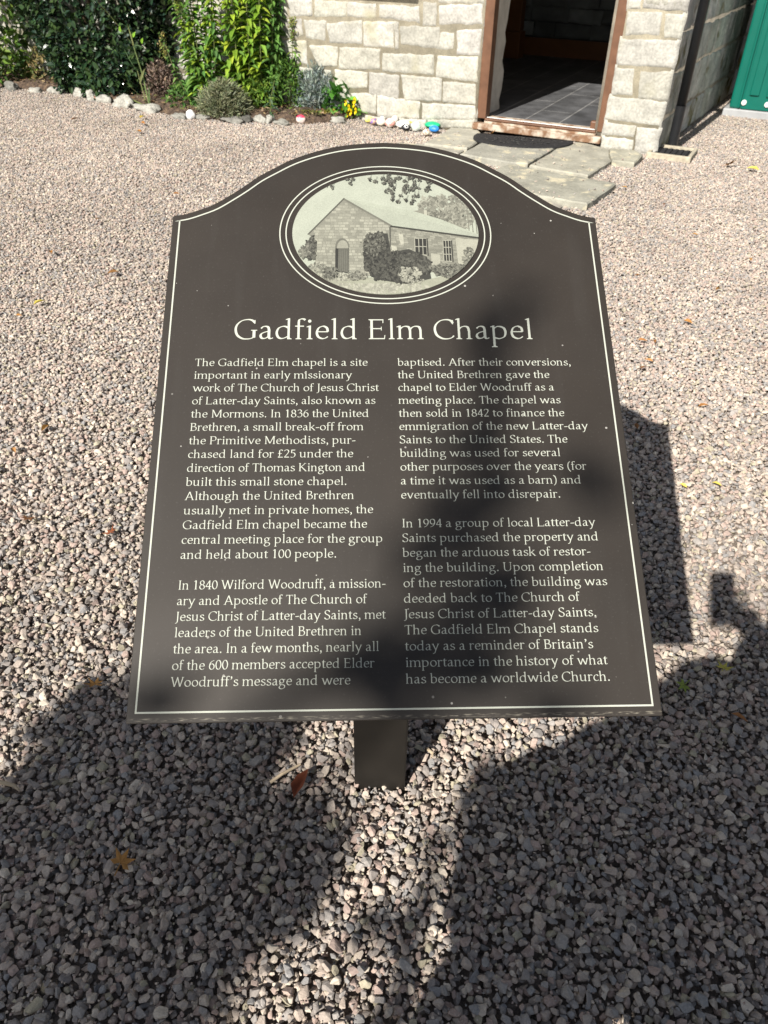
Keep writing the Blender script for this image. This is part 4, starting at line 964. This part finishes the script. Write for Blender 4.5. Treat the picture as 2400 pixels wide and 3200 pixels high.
G = {
 'a': (500, [C((88, 372), (150, 432), (235, 446), (310, 412), (335, 320)), P_((293, 90), (377, 90), (377, 330), (293, 330)), C((335, 110), (352, 40), (400, 22), (465, 48)), C((330, 275), (210, 245), (110, 190), (82, 115), (118, 42), (195, 26), (270, 55), (330, 110))]),
 'b': (553, stem(115, 20, 726, 0, 'f') + [C((115, 350), (200, 425), (300, 440), (420, 380), (462, 235), (415, 85), (300, 22), (190, 28), (115, 60))]),
 'c': (444, [C((395, 375), (330, 435), (250, 446), (130, 385), (76, 235), (120, 90), (230, 25), (330, 35), (405, 85))]),
 'd': (611, stem(440, 40, 726, 0, 'f') + bar(440, 0, 84, 1, 3) + [P_((398, 0), (482, 0), (482, 60), (398, 60)), C((440, 385), (340, 440), (240, 440), (125, 375), (74, 225), (118, 80), (215, 24), (330, 50), (440, 115))]),
 'e': (479, hb(90, 420, 258, 34) + [C((412, 262), (390, 380), (315, 440), (240, 446), (130, 385), (76, 235), (115, 92), (225, 25), (325, 32), (415, 90))]),
 'f': (333, stem(135, 0, 600) + hb(25, 300, 452) + [C((135, 580), (150, 668), (215, 705), (290, 700), (335, 665))]),
 'g': (556, [ell(240, 305, 150, 138), C((150, 200), (105, 145), (120, 85), (220, 52), (380, 38), (470, -40), (430, -170), (270, -245), (115, -215), (62, -130), (110, -45), (200, 30)), Lc((350, 415), (510, 432))]),
 'h': (582, stem(110, 0, 726, 1, 'f') + arch(110, 425) + stem(425, 0, 310)),
 'i': (291, stem(146, 0, 469, 1, 'f') + dot(140, 628)),
 'k': (556, stem(110, 0, 726, 1, 'f') + [Lc((420, 440), (165, 235)), Lc((225, 280), (470, 22))] + ser(410, 445, 1, 150) + ser(480, 0, 1, 150)),
 'l': (291, stem(146, 0, 726, 1, 'f')),
 'm': (883, stem(110, 0, 469, 1, 'f') + arch(110, 430) + stem(430, 0, 310) + arch(430, 755) + stem(755, 0, 310)),
 'n': (582, stem(110, 0, 469, 1, 'f') + arch(110, 425) + stem(425, 0, 310)),
 'o': (546, [ell(273, 234, 200, 212)]),
 'p': (601, stem(115, -276, 469, 1, 'f') + [C((115, 350), (200, 425), (310, 440), (440, 380), (482, 235), (435, 85), (310, 22), (200, 28), (115, 60))]),
 'r': (395, stem(112, 0, 469, 1, 'f') + [C((112, 320), (180, 415), (260, 445), (365, 405))]),
 's': (424, [C((350, 380), (275, 440), (170, 435), (98, 365), (135, 285), (240, 235), (345, 165), (335, 70), (225, 22), (120, 38), (62, 105))]),
 't': (326, [P_((92, 120), (176, 120), (176, 600), (92, 520)), C((134, 150), (148, 55), (210, 24), (310, 58))] + hb(20, 305, 452)),
 'u': (603, stem(112, 150, 469, 0, 'f') + [C((112, 180), (130, 65), (220, 24), (330, 50), (430, 130))] + stem(435, 0, 469, 3, 'f')),
 'v': (565, [Lc((85, 450), (275, 15)), Lc((470, 450), (285, 15))] + ser(80, 445, 1, 160) + ser(475, 445, 1, 150)),
 'w': (834, [Lc((80, 450), (240, 15)), Lc((410, 430), (250, 15)), Lc((405, 450), (590, 15)), Lc((750, 450), (600, 15))] + ser(75, 445, 1, 150) + ser(755, 445, 1, 150)),
 'y': (556, [Lc((85, 450), (280, 30)), C((475, 450), (300, 50), (220, -160), (150, -235), (70, -225))] + ser(80, 445, 1, 160) + ser(475, 445, 1, 150)),
 'A': (778, [Lc((385, 690), (115, 15)), Lc((385, 690), (655, 15))] + hb(215, 560, 240) + ser(112, 0, 1, 190) + ser(660, 0, 1, 200)),
 'B': (611, stem(140, 0, 692, 2, 's', 78) + [C((140, 672), (300, 672), (420, 640), (455, 545), (400, 420), (280, 375), (160, 372)), C((160, 372), (360, 365), (490, 310), (525, 190), (460, 60), (330, 18), (140, 22))]),
 'C': (709, [C((640, 560), (580, 645), (440, 682), (250, 640), (110, 500), (72, 330), (130, 140), (280, 30), (440, 10), (580, 45), (660, 120)), P_((622, 520), (650, 520), (652, 660), (624, 670))]),
 'E': (611, stem(140, 0, 692, 2, 's', 78) + hb(140, 500, 674) + hb(140, 450, 365) + hb(140, 540, 18) + [P_((480, 560), (506, 560), (510, 690), (484, 690)), P_((520, 0), (545, 0), (560, 140), (536, 140)), P_((430, 300), (452, 300), (452, 430), (430, 430))]),
 'G': (763, [C((655, 575), (570, 655), (440, 684), (250, 640), (110, 500), (72, 330), (130, 140), (280, 28), (440, 10), (560, 30), (640, 80)), P_((640, 535), (666, 535), (668, 665), (642, 672))] + stem(640, 55, 320, 0, None, 88) + hb(545, 735, 310, 26)),
 'I': (337, stem(168, 0, 692, 1, 's', 78)),
 'J': (333, stem(180, 40, 692, 0, 's', 78) + [C((180, 90), (165, -60), (90, -150), (0, -165))]),
 'K': (726, stem(140, 0, 692, 1, 's', 78) + [Lc((560, 670), (180, 330)), Lc((240, 390), (620, 20))] + ser(560, 668, 1, 180) + ser(635, 0, 1, 180)),
 'L': (611, stem(140, 0, 692, 2, 's', 78) + hb(140, 560, 18) + [P_((540, 0), (566, 0), (585, 150), (560, 150))]),
 'M': (946, stem(150, 0, 692, 1, None, 60) + [Lc((165, 690), (470, 60)), Lc((775, 690), (485, 60))] + stem(795, 0, 692, 1, None, 78) + ser(130, 668, 1, 150) + ser(820, 668, 1, 150)),
 'P': (604, stem(140, 0, 692, 1, 's', 78) + [C((140, 672), (330, 675), (470, 640), (525, 510), (475, 370), (350, 310), (200, 320))]),
 'S': (525, [C((440, 575), (370, 660), (260, 684), (130, 630), (90, 520), (150, 420), (280, 350), (410, 270), (440, 150), (370, 40), (240, 10), (130, 40), (60, 130)), P_((425, 545), (450, 545), (452, 660), (427, 668)), P_((42, 30), (66, 30), (72, 165), (48, 165))]),
 'T': (613, stem(306, 0, 692, 1, None, 78) + hb(40, 575, 672) + [P_((30, 555), (56, 555), (66, 690), (40, 690)), P_((556, 555), (582, 555), (575, 690), (549, 690))]),
 'U': (778, stem(150, 190, 692, 0, 's', 78) + [C((150, 230), (175, 90), (290, 18), (430, 18), (560, 80), (620, 240))] + [P_((600, 220), (640, 220), (640, 692), (600, 692))] + ser(150, 668, 1, 200) + ser(620, 668, 1, 190)),
 'W': (1000, [Lc((95, 680), (300, 15)), Lc((510, 660), (310, 15)), Lc((500, 690), (710, 15)), Lc((910, 680), (720, 15))] + ser(90, 668, 1, 180) + ser(915, 668, 1, 170)),
 '0': (500, [ell(250, 340, 185, 325)]),
 '1': (500, stem(260, 0, 690, 1, None, 86) + [P_((217, 690), (300, 690), (217, 620), (120, 580), (120, 606))]),
 '2': (500, [C((75, 560), (150, 655), (270, 675), (385, 610), (395, 480), (310, 330), (180, 160), (80, 40))] + hb(60, 440, 32, 64)),
 '3': (500, [C((80, 580), (160, 660), (270, 672), (370, 600), (365, 480), (270, 395), (180, 375)), C((180, 375), (330, 370), (420, 290), (415, 140), (300, 25), (160, 15), (70, 60))]),
 '4': (500, stem(340, 0, 680, 1, None, 80) + [Lc((335, 670), (50, 215))] + hb(30, 470, 205, 50)),
 '5': (500, [Lc((150, 665), (130, 390)), C((130, 390), (250, 415), (370, 360), (415, 230), (350, 80), (220, 15), (60, 40))] + hb(140, 420, 648, 60)),
 '6': (500, [ell(255, 215, 175, 200), C((420, 660), (250, 590), (120, 430), (80, 220))]),
 '8': (500, [ell(250, 510, 145, 155), ell(250, 180, 180, 170)]),
 '9': (500, [ell(245, 455, 175, 205), C((80, 15), (250, 90), (390, 260), (420, 450))]),
 '.': (250, dot(125, 48, 56)), ',': (250, dot(125, 50, 54) + [C((150, 50), (150, -50), (80, -130))]),
 "'": (278, dot(140, 640, 54) + [C((168, 640), (165, 545), (95, 470))]),
 '-': (333, [P_((30, 205), (300, 225), (300, 280), (30, 260))]),
 '(': (333, [C((290, 720), (150, 580), (95, 300), (150, 20), (290, -150))]), ')': (333, [C((43, 720), (185, 580), (240, 300), (185, 20), (43, -150))]),
 '\u00a3': (500, [C((420, 590), (350, 670), (250, 660), (185, 560), (190, 400), (190, 200), (140, 90), (70, 40))] + hb(60, 370, 350) + hb(60, 450, 30, 56)),
 ' ': (250, []),
}
def glyph_polys(ch):
    out = []
    for kind, p in G[ch][1]:
        if kind == 'P': out.append([list(p)])
        elif kind == 'D':
            x, y, r = p; out.append([[(x + r * math.cos(k * .5236), y + r * math.sin(k * .5236)) for k in range(12)]])
        else:
            closed = False
            if kind == 'C': pts = cr(list(p), 5)
            elif kind == 'L': pts = list(p)
            else:
                cx, cy, rx, ry = p; pts = [(cx + rx * math.cos(2 * math.pi * k / 28), cy + ry * math.sin(2 * math.pi * k / 28)) for k in range(28)]; closed = True
            n_ = len(pts); A, B = [], []
            for i in range(n_):
                a = pts[(i - 1) % n_] if closed else pts[max(i - 1, 0)]; c = pts[(i + 1) % n_] if closed else pts[min(i + 1, n_ - 1)]
                t = Vector((c[0] - a[0], c[1] - a[1])).normalized(); w_ = nibw(-t.y, t.x)
                A.append((pts[i][0] - t.y * w_, pts[i][1] + t.x * w_)); B.append((pts[i][0] + t.y * w_, pts[i][1] - t.x * w_))
            out.append([[A[i], A[(i + 1) % n_], B[(i + 1) % n_], B[i]] for i in range(n_ if closed else n_ - 1)])
    return out
GP_ = {ch: glyph_polys(ch) for ch in G}
def nat(s): return sum(G[c][0] for c in s)
def write(mb, s, x0, x1, y, em):
    nw = nat(s) - 60; k = (x1 - x0) / (nw * em / 1000); x = x0 - 28 * em / 1000
    for ch in s:
        for q, grp in enumerate(GP_[ch]):
            z = .00045 + q * 1.2e-5
            for poly in grp:
                mb.add([(x + px_ * em / 1000 * min(k, 1.04), y + py_ * em / 1000, z) for px_, py_ in poly], [tuple(range(len(poly)))])
        x += G[ch][0] * em / 1000 * k
    return k
b = MB(); write(b, 'Gadfield Elm Chapel', -.2272, .2152, .5440, .0494); b.build('heading_lettering', M['letter'], board)
LT = [("The Gadfield Elm chapel is a site", -.0314), ("important in early missionary", -.0543), ("work of The Church of Jesus Christ", -.0158), ("of Latter-day Saints, also known as", -.0208), ("the Mormons. In 1836 the United", -.0302), ("Brethren, a small break-off from", -.0383), ("the Primitive Methodists, pur-", -.0495), ("chased land for \u00a325 under the", -.0528), ("direction of Thomas Kington and", -.0362), ("built this small stone chapel.", -.0618), ("Although the United Brethren", -.0517), ("usually met in private homes, the", -.0261), ("Gadfield Elm chapel became the", -.0345), ("central meeting place for the group", -.0136), ("and held about 100 people.", -.0754), ("", 0), ("In 1840 Wilford Woodruff, a mission-", -.0111), ("ary and Apostle of The Church of", -.0361), ("Jesus Christ of Latter-day Saints, met", -.0118), ("leaders of the United Brethren in", -.0430), ("the area. In a few months, nearly all", -.0208), ("of the 600 members accepted Elder", -.0270), ("Woodruff's message and were", -.0574)]
RT = [("baptised. After their conversions,", .2668), ("the United Brethren gave the", .2334), ("chapel to Elder Woodruff as a", .2383), ("meeting place. The chapel was", .2458), ("then sold in 1842 to finance the", .2492), ("emmigration of the new Latter-day", .2809), ("Saints to the United States. The", .2497), ("building was used for several", .2377), ("other purposes over the years (for", .2722), ("a time it was used as a barn) and", .2628), ("eventually fell into disrepair.", .2318), ("", 0), ("In 1994 a group of local Latter-day", .2753), ("Saints purchased the property and", .2774), ("began the arduous task of restor-", .2644), ("ing the building. Upon completion", .2795), ("of the restoration, the building was", .2821), ("deeded back to The Church of", .2429), ("Jesus Christ of Latter-day Saints.", .2632), ("The Gadfield Elm Chapel stands", .2633), ("today as a reminder of Britain's", .2543), ("importance in the history of what", .2704), ("has become a worldwide Church.", .2714)]
ems = sorted([(x1 - x0) / (nat(s) - 60) * 1000 for T, x0 in ((LT, -.281), (RT, .0125)) for s, x1 in T if s]); EM = ems[len(ems) // 2]
print('em', EM, ems[0], ems[-1])
y0l = .4993; dy = (.4993 - .0437) / 22
for T, x0 in ((LT, -.281), (RT, .0125)):
    b = MB()
    for i, (s, x1) in enumerate(T):
        if s: write(b, s, x0, x1, y0l - dy * i, EM)
    b.build('body_lettering', M['letter'], board)

# ------------------------------------------------------------------ fallen leaves and twigs
def maple(mb, c, r_, col, rr, curl=.4):
    yaw = rr.uniform(0, 6.28); n_ = 5; pts = []
    for k in range(n_ * 2 + 1):
        a = -2.2 + 4.4 * k / (n_ * 2); f = 1.0 if k % 2 == 1 else .42
        if k in (1, 9): f = .72
        pts.append((math.sin(a) * f, math.cos(a) * f))
    vv = [Vector((0, 0, 0))] + [Vector((x, y, curl * (x * x + y * y) * rr.uniform(.2, 1))) for x, y in pts]
    Mx = Matrix.Rotation(yaw, 3, 'Z') @ Matrix.Rotation(rr.uniform(-.5, .5), 3, 'X') @ Matrix.Rotation(rr.uniform(-.4, .4), 3, 'Y')
    mb.add([c + Mx @ (v * r_) for v in vv], [(0, i, i + 1) for i in range(1, len(pts))], col)
    st = [c + Mx @ Vector((0, 0, 0)), c + Mx @ Vector((.1 * r_, -r_ * .8, .1 * r_))]; mb.tube(st, .0012, 4, col)
OR, YE, BR, RU, GRN = (.30, .145, .045), (.62, .50, .10), (.20, .10, .045), (.22, .075, .035), (.20, .24, .05)
FALL = [((300, 2145), .032, OR, 'm', 'curled orange maple leaf by the lower left corner of the board'), ((380, 2702), .034, (.34, .19, .07), 'm', 'brown maple leaf lying in the shade lower left of the post'), ((918, 2500), .055, (.15, .05, .025), 'v', 'long rust brown leaf left of the post foot'),
 ((2258, 2095), .030, (.42, .36, .08), 'm', 'yellow leaf in the lit gap right of the board'), ((2136, 2147), .026, GRN, 'm', 'small green leaf just right of the board below its lower right corner'), ((2280, 2235), .030, (.36, .17, .06), 'o', 'orange brown leaf in the shade right of the board'),
 ((2180, 1276), .034, OR, 'o', 'orange leaf beyond the shadow of the board'), ((1992, 1347), .03, BR, 'o', 'brown leaf inside the shadow of the board'), ((2145, 1530), .022, YE, 'o', 'yellow leaf beside the right edge of the board shadow'), ((2222, 1513), .026, YE, 'o', 'yellow leaf further right of the board shadow'),
 ((105, 957), .05, YE, 'o', 'bright yellow leaf on the gravel left of the board'), ((371, 853), .045, OR, 'o', 'orange leaf left of the board below its shoulder'), ((152, 1333), .035, OR, 'o', 'orange leaf on the left gravel at mid height'), ((90, 1625), .032, BR, 'm', 'brown leaf near the left edge above the shade'), ((348, 1670), .03, RU, 'm', 'reddish leaf close to the left side of the board'),
 ((2275, 518), .085, OR, 'm', 'large orange leaf right of the drain gully'), ((2372, 535), .07, YE, 'o', 'yellow leaf at the right edge below the green toilet'), ((1530, 424), .07, OR, 'm', 'orange leaf on the doormat, left half'), ((1705, 430), .07, (.45, .24, .09), 'm', 'tan leaf on the doormat beside the sill'),
 ((438, 372), .06, YE, 'o', 'yellow leaf under the long white edging stone'), ((440, 386), .06, OR, 'o', 'orange leaf on gravel below the heather'), ((428, 412), .05, OR, 'o', 'orange leaf on gravel farther from the bed'), ((222, 378), .06, BR, 'o', 'dark brown leaf on the gravel below the white stones'), ((300, 311), .06, (.36, .12, .04), 'o', 'rust leaf between two white edging stones')]
rr = random.Random(15)
def put_leaf(p, r_, col, sh, lab, grp=None):
    P = at(p[0], p[1], .012) + ZZ * .008; mb = MB()
    if sh == 'm': maple(mb, P, r_, jit(col, rr, .1), rr)
    else:
        a = rr.uniform(0, 6.28) if sh == 'o' else 1.25; leaf(mb, P, Vector((math.cos(a), math.sin(a), .12)), ZZ + rv(rr) * .3, r_ * 1.5, r_ * .62, jit(col, rr, .1), .35, .1)
    return tag(mb.build('fallen_leaf', M['dull']), lab, 'leaf', grp)
for p, r_, col, sh, lab in FALL: put_leaf(p, r_ * .9, col, sh, lab, 'fallen leaves')
for p in ((163, 797), (50, 990), (40, 1405), (1990, 1067), (2046, 1077), (2040, 1135), (1998, 1157), (2002, 865), (2160, 735), (2345, 820), (2135, 1005), (620, 520), (300, 690), (705, 470), (95, 640), (540, 610), (2080, 640), (1960, 590), (2250, 905)):
    put_leaf(p, rr.uniform(.022, .034), (OR, (.38, .2, .07), BR)[rr.randrange(3)], 'o', 'small dry brownish orange leaf fallen on the open gravel', 'small fallen leaves on the gravel')
for (a, c, r_, lab) in (((845, 2450), (940, 2395), .0038, 'pale broken twig on the gravel left of the post'), ((-30, 2440), (62, 2475), .005, 'pale twig at the left edge of the gravel'), ((1335, 2345), (1350, 2372), .004, 'short straw twig at the edge of the post shadow')):
    A, B = at(*a, .012), at(*c, .012); mb = MB(); mb.tube([A + ZZ * .006, A.lerp(B, .4) + ZZ * .012, A.lerp(B, .75) + Vector((.004, .004, .008)), B + ZZ * .008], [r_, r_ * .9, r_ * .8, r_ * .5], 7, (.42, .34, .24))
    tag(mb.build('twig', M['stem']), lab, 'twig')

# ------------------------------------------------------------------ what stands behind the camera and shades the gravel
RS = SUND.cross(ZZ).normalized(); US = RS.cross(SUND)
def sunpt(a, b_, t): return CAMP + RS * a + US * b_ - SUND * t
tree = empty('broadleaf_tree', 'broad leaved tree behind the viewpoint shading the gravel', 'tree')
rr = random.Random(23)
TC = sunpt(-1.75, -2.75, 7.2); T0 = Vector((TC.x - .2, TC.y - .2, -.1))
b = MB(); b.tube([T0, T0 + Vector((.05, .05, 1.2)), TC - ZZ * .6, TC + ZZ * .8], [.17, .13, .10, .05], 12)
def limb(c): m_ = TC.lerp(c, .5) + Vector((0, 0, .15)); b.tube([TC - ZZ * .5, m_, c], [.05, .025, .006], 7)
crown = MB()
def clump(c, r_, n, L=.10):
    for _ in range(n):
        p = c + rv(rr) * r_ * rr.random() ** .4; leaf(crown, p, rv(rr) + ZZ * -.2, ZZ + rv(rr) * .8, L * rr.uniform(.7, 1.2), L * .62 * rr.uniform(.8, 1.1), pick([(.06, .12, .03), (.05, .10, .025), (.08, .14, .03)], rr))
for k in range(46):
    c = TC + Vector((rr.gauss(0, .75), rr.gauss(0, .75), rr.gauss(0, .65)))
    d = c - CAMP
    if d.dot(US) > -1.45: continue
    clump(c, .38, 60)
for k in range(9): limb(TC + Vector((rr.gauss(0, .8), rr.gauss(0, .8), rr.uniform(.0, .9))))
SHADE = [(-1.22, -.80, .06, 9), (-1.14, -.80, .07, 12), (-1.04, -.82, .08, 16), (-.95, -.76, .09, 18), (-.86, -.72, .08, 16), (-.77, -.68, .06, 9), (-.70, -.80, .07, 11), (-.62, -.80, .06, 10), (-.56, -.82, .06, 9), (-.52, -.88, .06, 9), (-.56, -.95, .07, 12),
 (-1.08, -.92, .09, 18), (-1.0, -.96, .1, 20), (-.9, -.86, .1, 20), (-.8, -.84, .1, 20), (-.7, -.92, .1, 20), (-.62, -1.02, .1, 20), (-.95, -1.06, .11, 24), (-.82, -1.0, .11, 24), (-.72, -1.08, .11, 24), (-.86, -1.16, .12, 26), (-.62, -1.16, .11, 24), (-1.1, -1.1, .12, 26), (-1.0, -1.25, .14, 30), (-.78, -1.3, .14, 30), (-1.2, -1.02, .06, 8),
 (-.413, .263, .033, 3), (-.395, .19, .04, 3), (-.37, .12, .045, 4), (-.34, .05, .055, 8), (-.33, -.02, .06, 9), (-.31, -.08, .07, 12), (-.205, .037, .035, 4), (-.237, -.085, .05, 6), (-.30, -.15, .085, 17), (-.28, -.21, .08, 16), (-.33, -.265, .06, 9), (-.39, -.31, .05, 6), (-.22, -.20, .06, 9), (-.15, -.19, .05, 5), (-.535, -.385, .04, 4), (-.58, -.37, .035, 2), (-.22, -.26, .06, 8)]
def shade_px(px, py): d = at(px, py) - CAMP; return d.dot(RS), d.dot(US)
for px, py, r_, n in ((420, 2420, .05, 9), (500, 2500, .06, 11), (600, 2440, .05, 8), (700, 2520, .06, 11), (560, 2620, .07, 14), (680, 2660, .07, 14), (820, 2600, .06, 11), (900, 2560, .05, 8), (960, 2640, .045, 7), (900, 2720, .06, 11), (780, 2780, .07, 14), (640, 2800, .08, 16), (500, 2760, .08, 16), (930, 2760, .045, 7), (800, 2870, .055, 9), (640, 2930, .07, 14), (300, 2560, .07, 12), (330, 2400, .05, 7), (260, 2300, .045, 6), (560, 2330, .05, 7), (720, 2380, .045, 6), (830, 2440, .04, 5)):
    SHADE.append((*shade_px(px, py), r_, n))
SHADE += [(-.285, -.60, .028, 3), (-.30, -.70, .03, 3), (-.27, -.80, .03, 4), (-.24, -.90, .035, 4), (-.20, -.505, .03, 3), (-.13, -.455, .03, 3), (-.33, -.86, .025, 2), (-.30, -.55, .02, 2)]
for (a, b_, r_, n) in SHADE:
    far = b_ < -.5
    for q in range(4 if far and r_ > .04 else 1):      # twigs of leaves with gaps between them
        g, f = rr.uniform(0, 6.283), rr.random() ** .5
        a2, b2, r2_ = (a + r_ * f * math.cos(g), b_ + r_ * f * math.sin(g), r_ * .55) if far and r_ > .04 else (a, b_, r_)
        for _ in range(int(n * (.44 if far and r_ > .04 else (.85 if far else .38))) + 1):
            g, f = rr.uniform(0, 6.283), rr.random() ** .5
            p = sunpt(a2 + r2_ * f * math.cos(g), b2 + r2_ * f * math.sin(g), rr.uniform(3.0, 6.0) if far else rr.uniform(6.0, 8.6))
            leaf(crown, p - RS * .03, RS * rr.uniform(.5, 1) + US * rr.uniform(-1, 1), -SUND + rv(rr) * .5, .075, .055, pick([(.06, .12, .03), (.05, .10, .025)], rr))
for (pth) in ([(-1.5, -1.9), (-1.0, -1.2), (-.7, -.9), (-.5, -.5), (-.36, -.2), (-.34, .05), (-.41, .27)], [(-1.5, -1.9), (-1.15, -1.1), (-1.15, -.82)], [(-1.0, -1.2), (-.62, -.85)]):
    b.tube([sunpt(a, c, 7.2 + .12 * i) for i, (a, c) in enumerate(pth)], [.03 - .0265 * i / (len(pth) - 1) for i in range(len(pth))], 7)
b.build('trunk', M['bark'], tree, smooth=True); crown.build('crown', M['leaf'], tree)

# the photographer, holding the phone the picture is taken with
person = empty('person', 'person behind the viewpoint in a loose dark jacket holding up a phone', 'person')
def skinned(name, nodes, edges, mt, root=0, sub=2):
    me = bpy.data.meshes.new(name); me.from_pydata([n_[0] for n_ in nodes], edges, []); me.materials.append(mt)
    o = bpy.data.objects.new(name, me); COL.objects.link(o); o.parent = person
    sk = o.modifiers.new('skin', 'SKIN'); sk.use_smooth_shade = True
    for v, n_ in zip(me.skin_vertices[0].data, nodes): v.radius = (n_[1], n_[2] if len(n_) > 2 else n_[1])
    me.skin_vertices[0].data[root].use_root = True
    su = o.modifiers.new('sub', 'SUBSURF'); su.levels = sub; su.render_levels = sub
    if name in ('jacket', 'trousers'):               # folds of loose cloth
        tx = bpy.data.textures.new('folds', 'CLOUDS'); tx.noise_scale = .11; su.levels = su.render_levels = 4
        dm = o.modifiers.new('folds', 'DISPLACE'); dm.texture = tx; dm.texture_coords = 'GLOBAL'; dm.strength = .075; dm.mid_level = .45
    return o
def svw(a, b_, y):            # the point at depth y whose shadow line passes (a, b_) of the sun's view
    x = (a - RS.y * y) / RS.x; z = (b_ - US.x * x - US.y * y) / US.z + H; return (x, y, z)
neck = (.03, -.40, 1.50)
nodes = [((-.09, -.24, .98), .16, .12), ((-.07, -.26, 1.15), .16, .12), ((-.03, -.34, 1.33), .18, .12), ((.02, -.39, 1.44), .10, .09), (neck, .058), ((.03, -.385, 1.60), .072), ((.03, -.375, 1.69), .088, .098), ((.03, -.38, 1.76), .06, .07),
         ((-.19, -.32, 1.30), .06), (svw(-.235, -.60, -.18), .052), (svw(-.235, -.68, -.08), .040), (svw(-.21, -.78, -.05), .034),
         ((.22, -.38, 1.40), .066), ((.27, -.22, 1.14), .052), ((.12, -.10, 1.36), .038), ((.055, -.06, 1.41), .032),
         ((-.19, -.21, .90), .105), ((-.215, -.15, .50), .075), ((-.21, -.20, .09), .05), ((-.21, -.08, .035), .042),
         ((.06, -.26, .90), .105), ((.16, -.24, .50), .075), ((.19, -.28, .09), .05), ((.19, -.16, .035), .042)]
edges = [(0, 1), (1, 2), (2, 3), (3, 4), (4, 5), (5, 6), (6, 7), (3, 8), (8, 9), (9, 10), (10, 11), (3, 12), (12, 13), (13, 14), (14, 15), (0, 16), (16, 17), (17, 18), (18, 19), (0, 20), (20, 21), (21, 22), (22, 23)]
skinned('body', nodes, edges, M['skin'])
skinned('jacket', [((-.05, -.24, .80), .285, .22), ((-.06, -.25, 1.0), .26, .20), ((-.04, -.29, 1.18), .23, .17), ((-.02, -.35, 1.33), .165, .12), ((.03, -.40, 1.45), .10, .10),
                   ((-.19, -.32, 1.30), .078), (svw(-.215, -.60, -.18), .080), (svw(-.205, -.68, -.10), .066), (svw(-.18, -.78, -.07), .058),
                   ((.23, -.38, 1.395), .09), ((.28, -.22, 1.135), .075), ((.126, -.12, 1.285), .072), ((.088, -.085, 1.352), .052)],
        [(0, 1), (1, 2), (2, 3), (3, 4), (3, 5), (5, 6), (6, 7), (7, 8), (3, 9), (9, 10), (10, 11), (11, 12)], M['cloth'])
skinned('trousers', [((-.09, -.23, .95), .17, .13), ((-.19, -.21, .86), .135), ((-.215, -.15, .5), .11), ((-.21, -.20, .10), .095), ((.07, -.27, .86), .14), ((.16, -.24, .5), .115), ((.19, -.28, .10), .10)], [(0, 1), (1, 2), (2, 3), (0, 4), (4, 5), (5, 6)], M['denim'])
skinned('hair', [((.03, -.42, 1.66), .07), ((.03, -.41, 1.745), .10, .105), ((.03, -.37, 1.80), .06)], [(0, 1), (1, 2)], M['hair'])
for s in (-1, 1):
    o = blob('shoe', M['rubber'], ((-.21 if s < 0 else .19), (-.14 if s < 0 else -.22), .035), .048, .14, .045, (.03, .03, .03), 3 + s, .05); o.parent = person
pc = CAMP - _F * .012 - CR * .007 - CU * .055
fb_nodes = []
for k in range(4):                                  # fingers closing round the phone's right side
    base = pc + CR * .058 - CU * (-.012 + .024 * k) - _F * .028; tip = pc + CR * .034 - CU * (-.012 + .024 * k) + _F * .006; kn = pc + CR * .050 - CU * (-.012 + .024 * k) + _F * .004
    skinned('finger', [(tuple(base), .010), (tuple(kn), .009), (tuple(tip), .0075)], [(0, 1), (1, 2)], M['skin'], sub=1)
skinned('thumb', [(tuple(pc + CR * .05 - CU * .07 - _F * .03), .012), (tuple(pc + CR * .035 - CU * .03 - _F * .024), .010), (tuple(pc + CR * .012 - CU * .01 - _F * .016), .009)], [(0, 1), (1, 2)], M['skin'], sub=1)
skinned('palm', [((.055, -.06, 1.41), .030, .02), (tuple(pc + CR * .05 - CU * .08 - _F * .035), .044, .024), (tuple(pc + CR * .058 - CU * .02 - _F * .032), .03, .014)], [(0, 1), (1, 2)], M['skin'], sub=1)
b = MB(); c = CAMP - _F * .006 - CR * (.007 + .0365) - CU * (.129)
b.box(c, CR * .073, CU * .148, -_F * .008); o = b.build('phone', M['phone'], bevel=.003)
tag(o, 'black phone held upright at the viewpoint', 'phone')
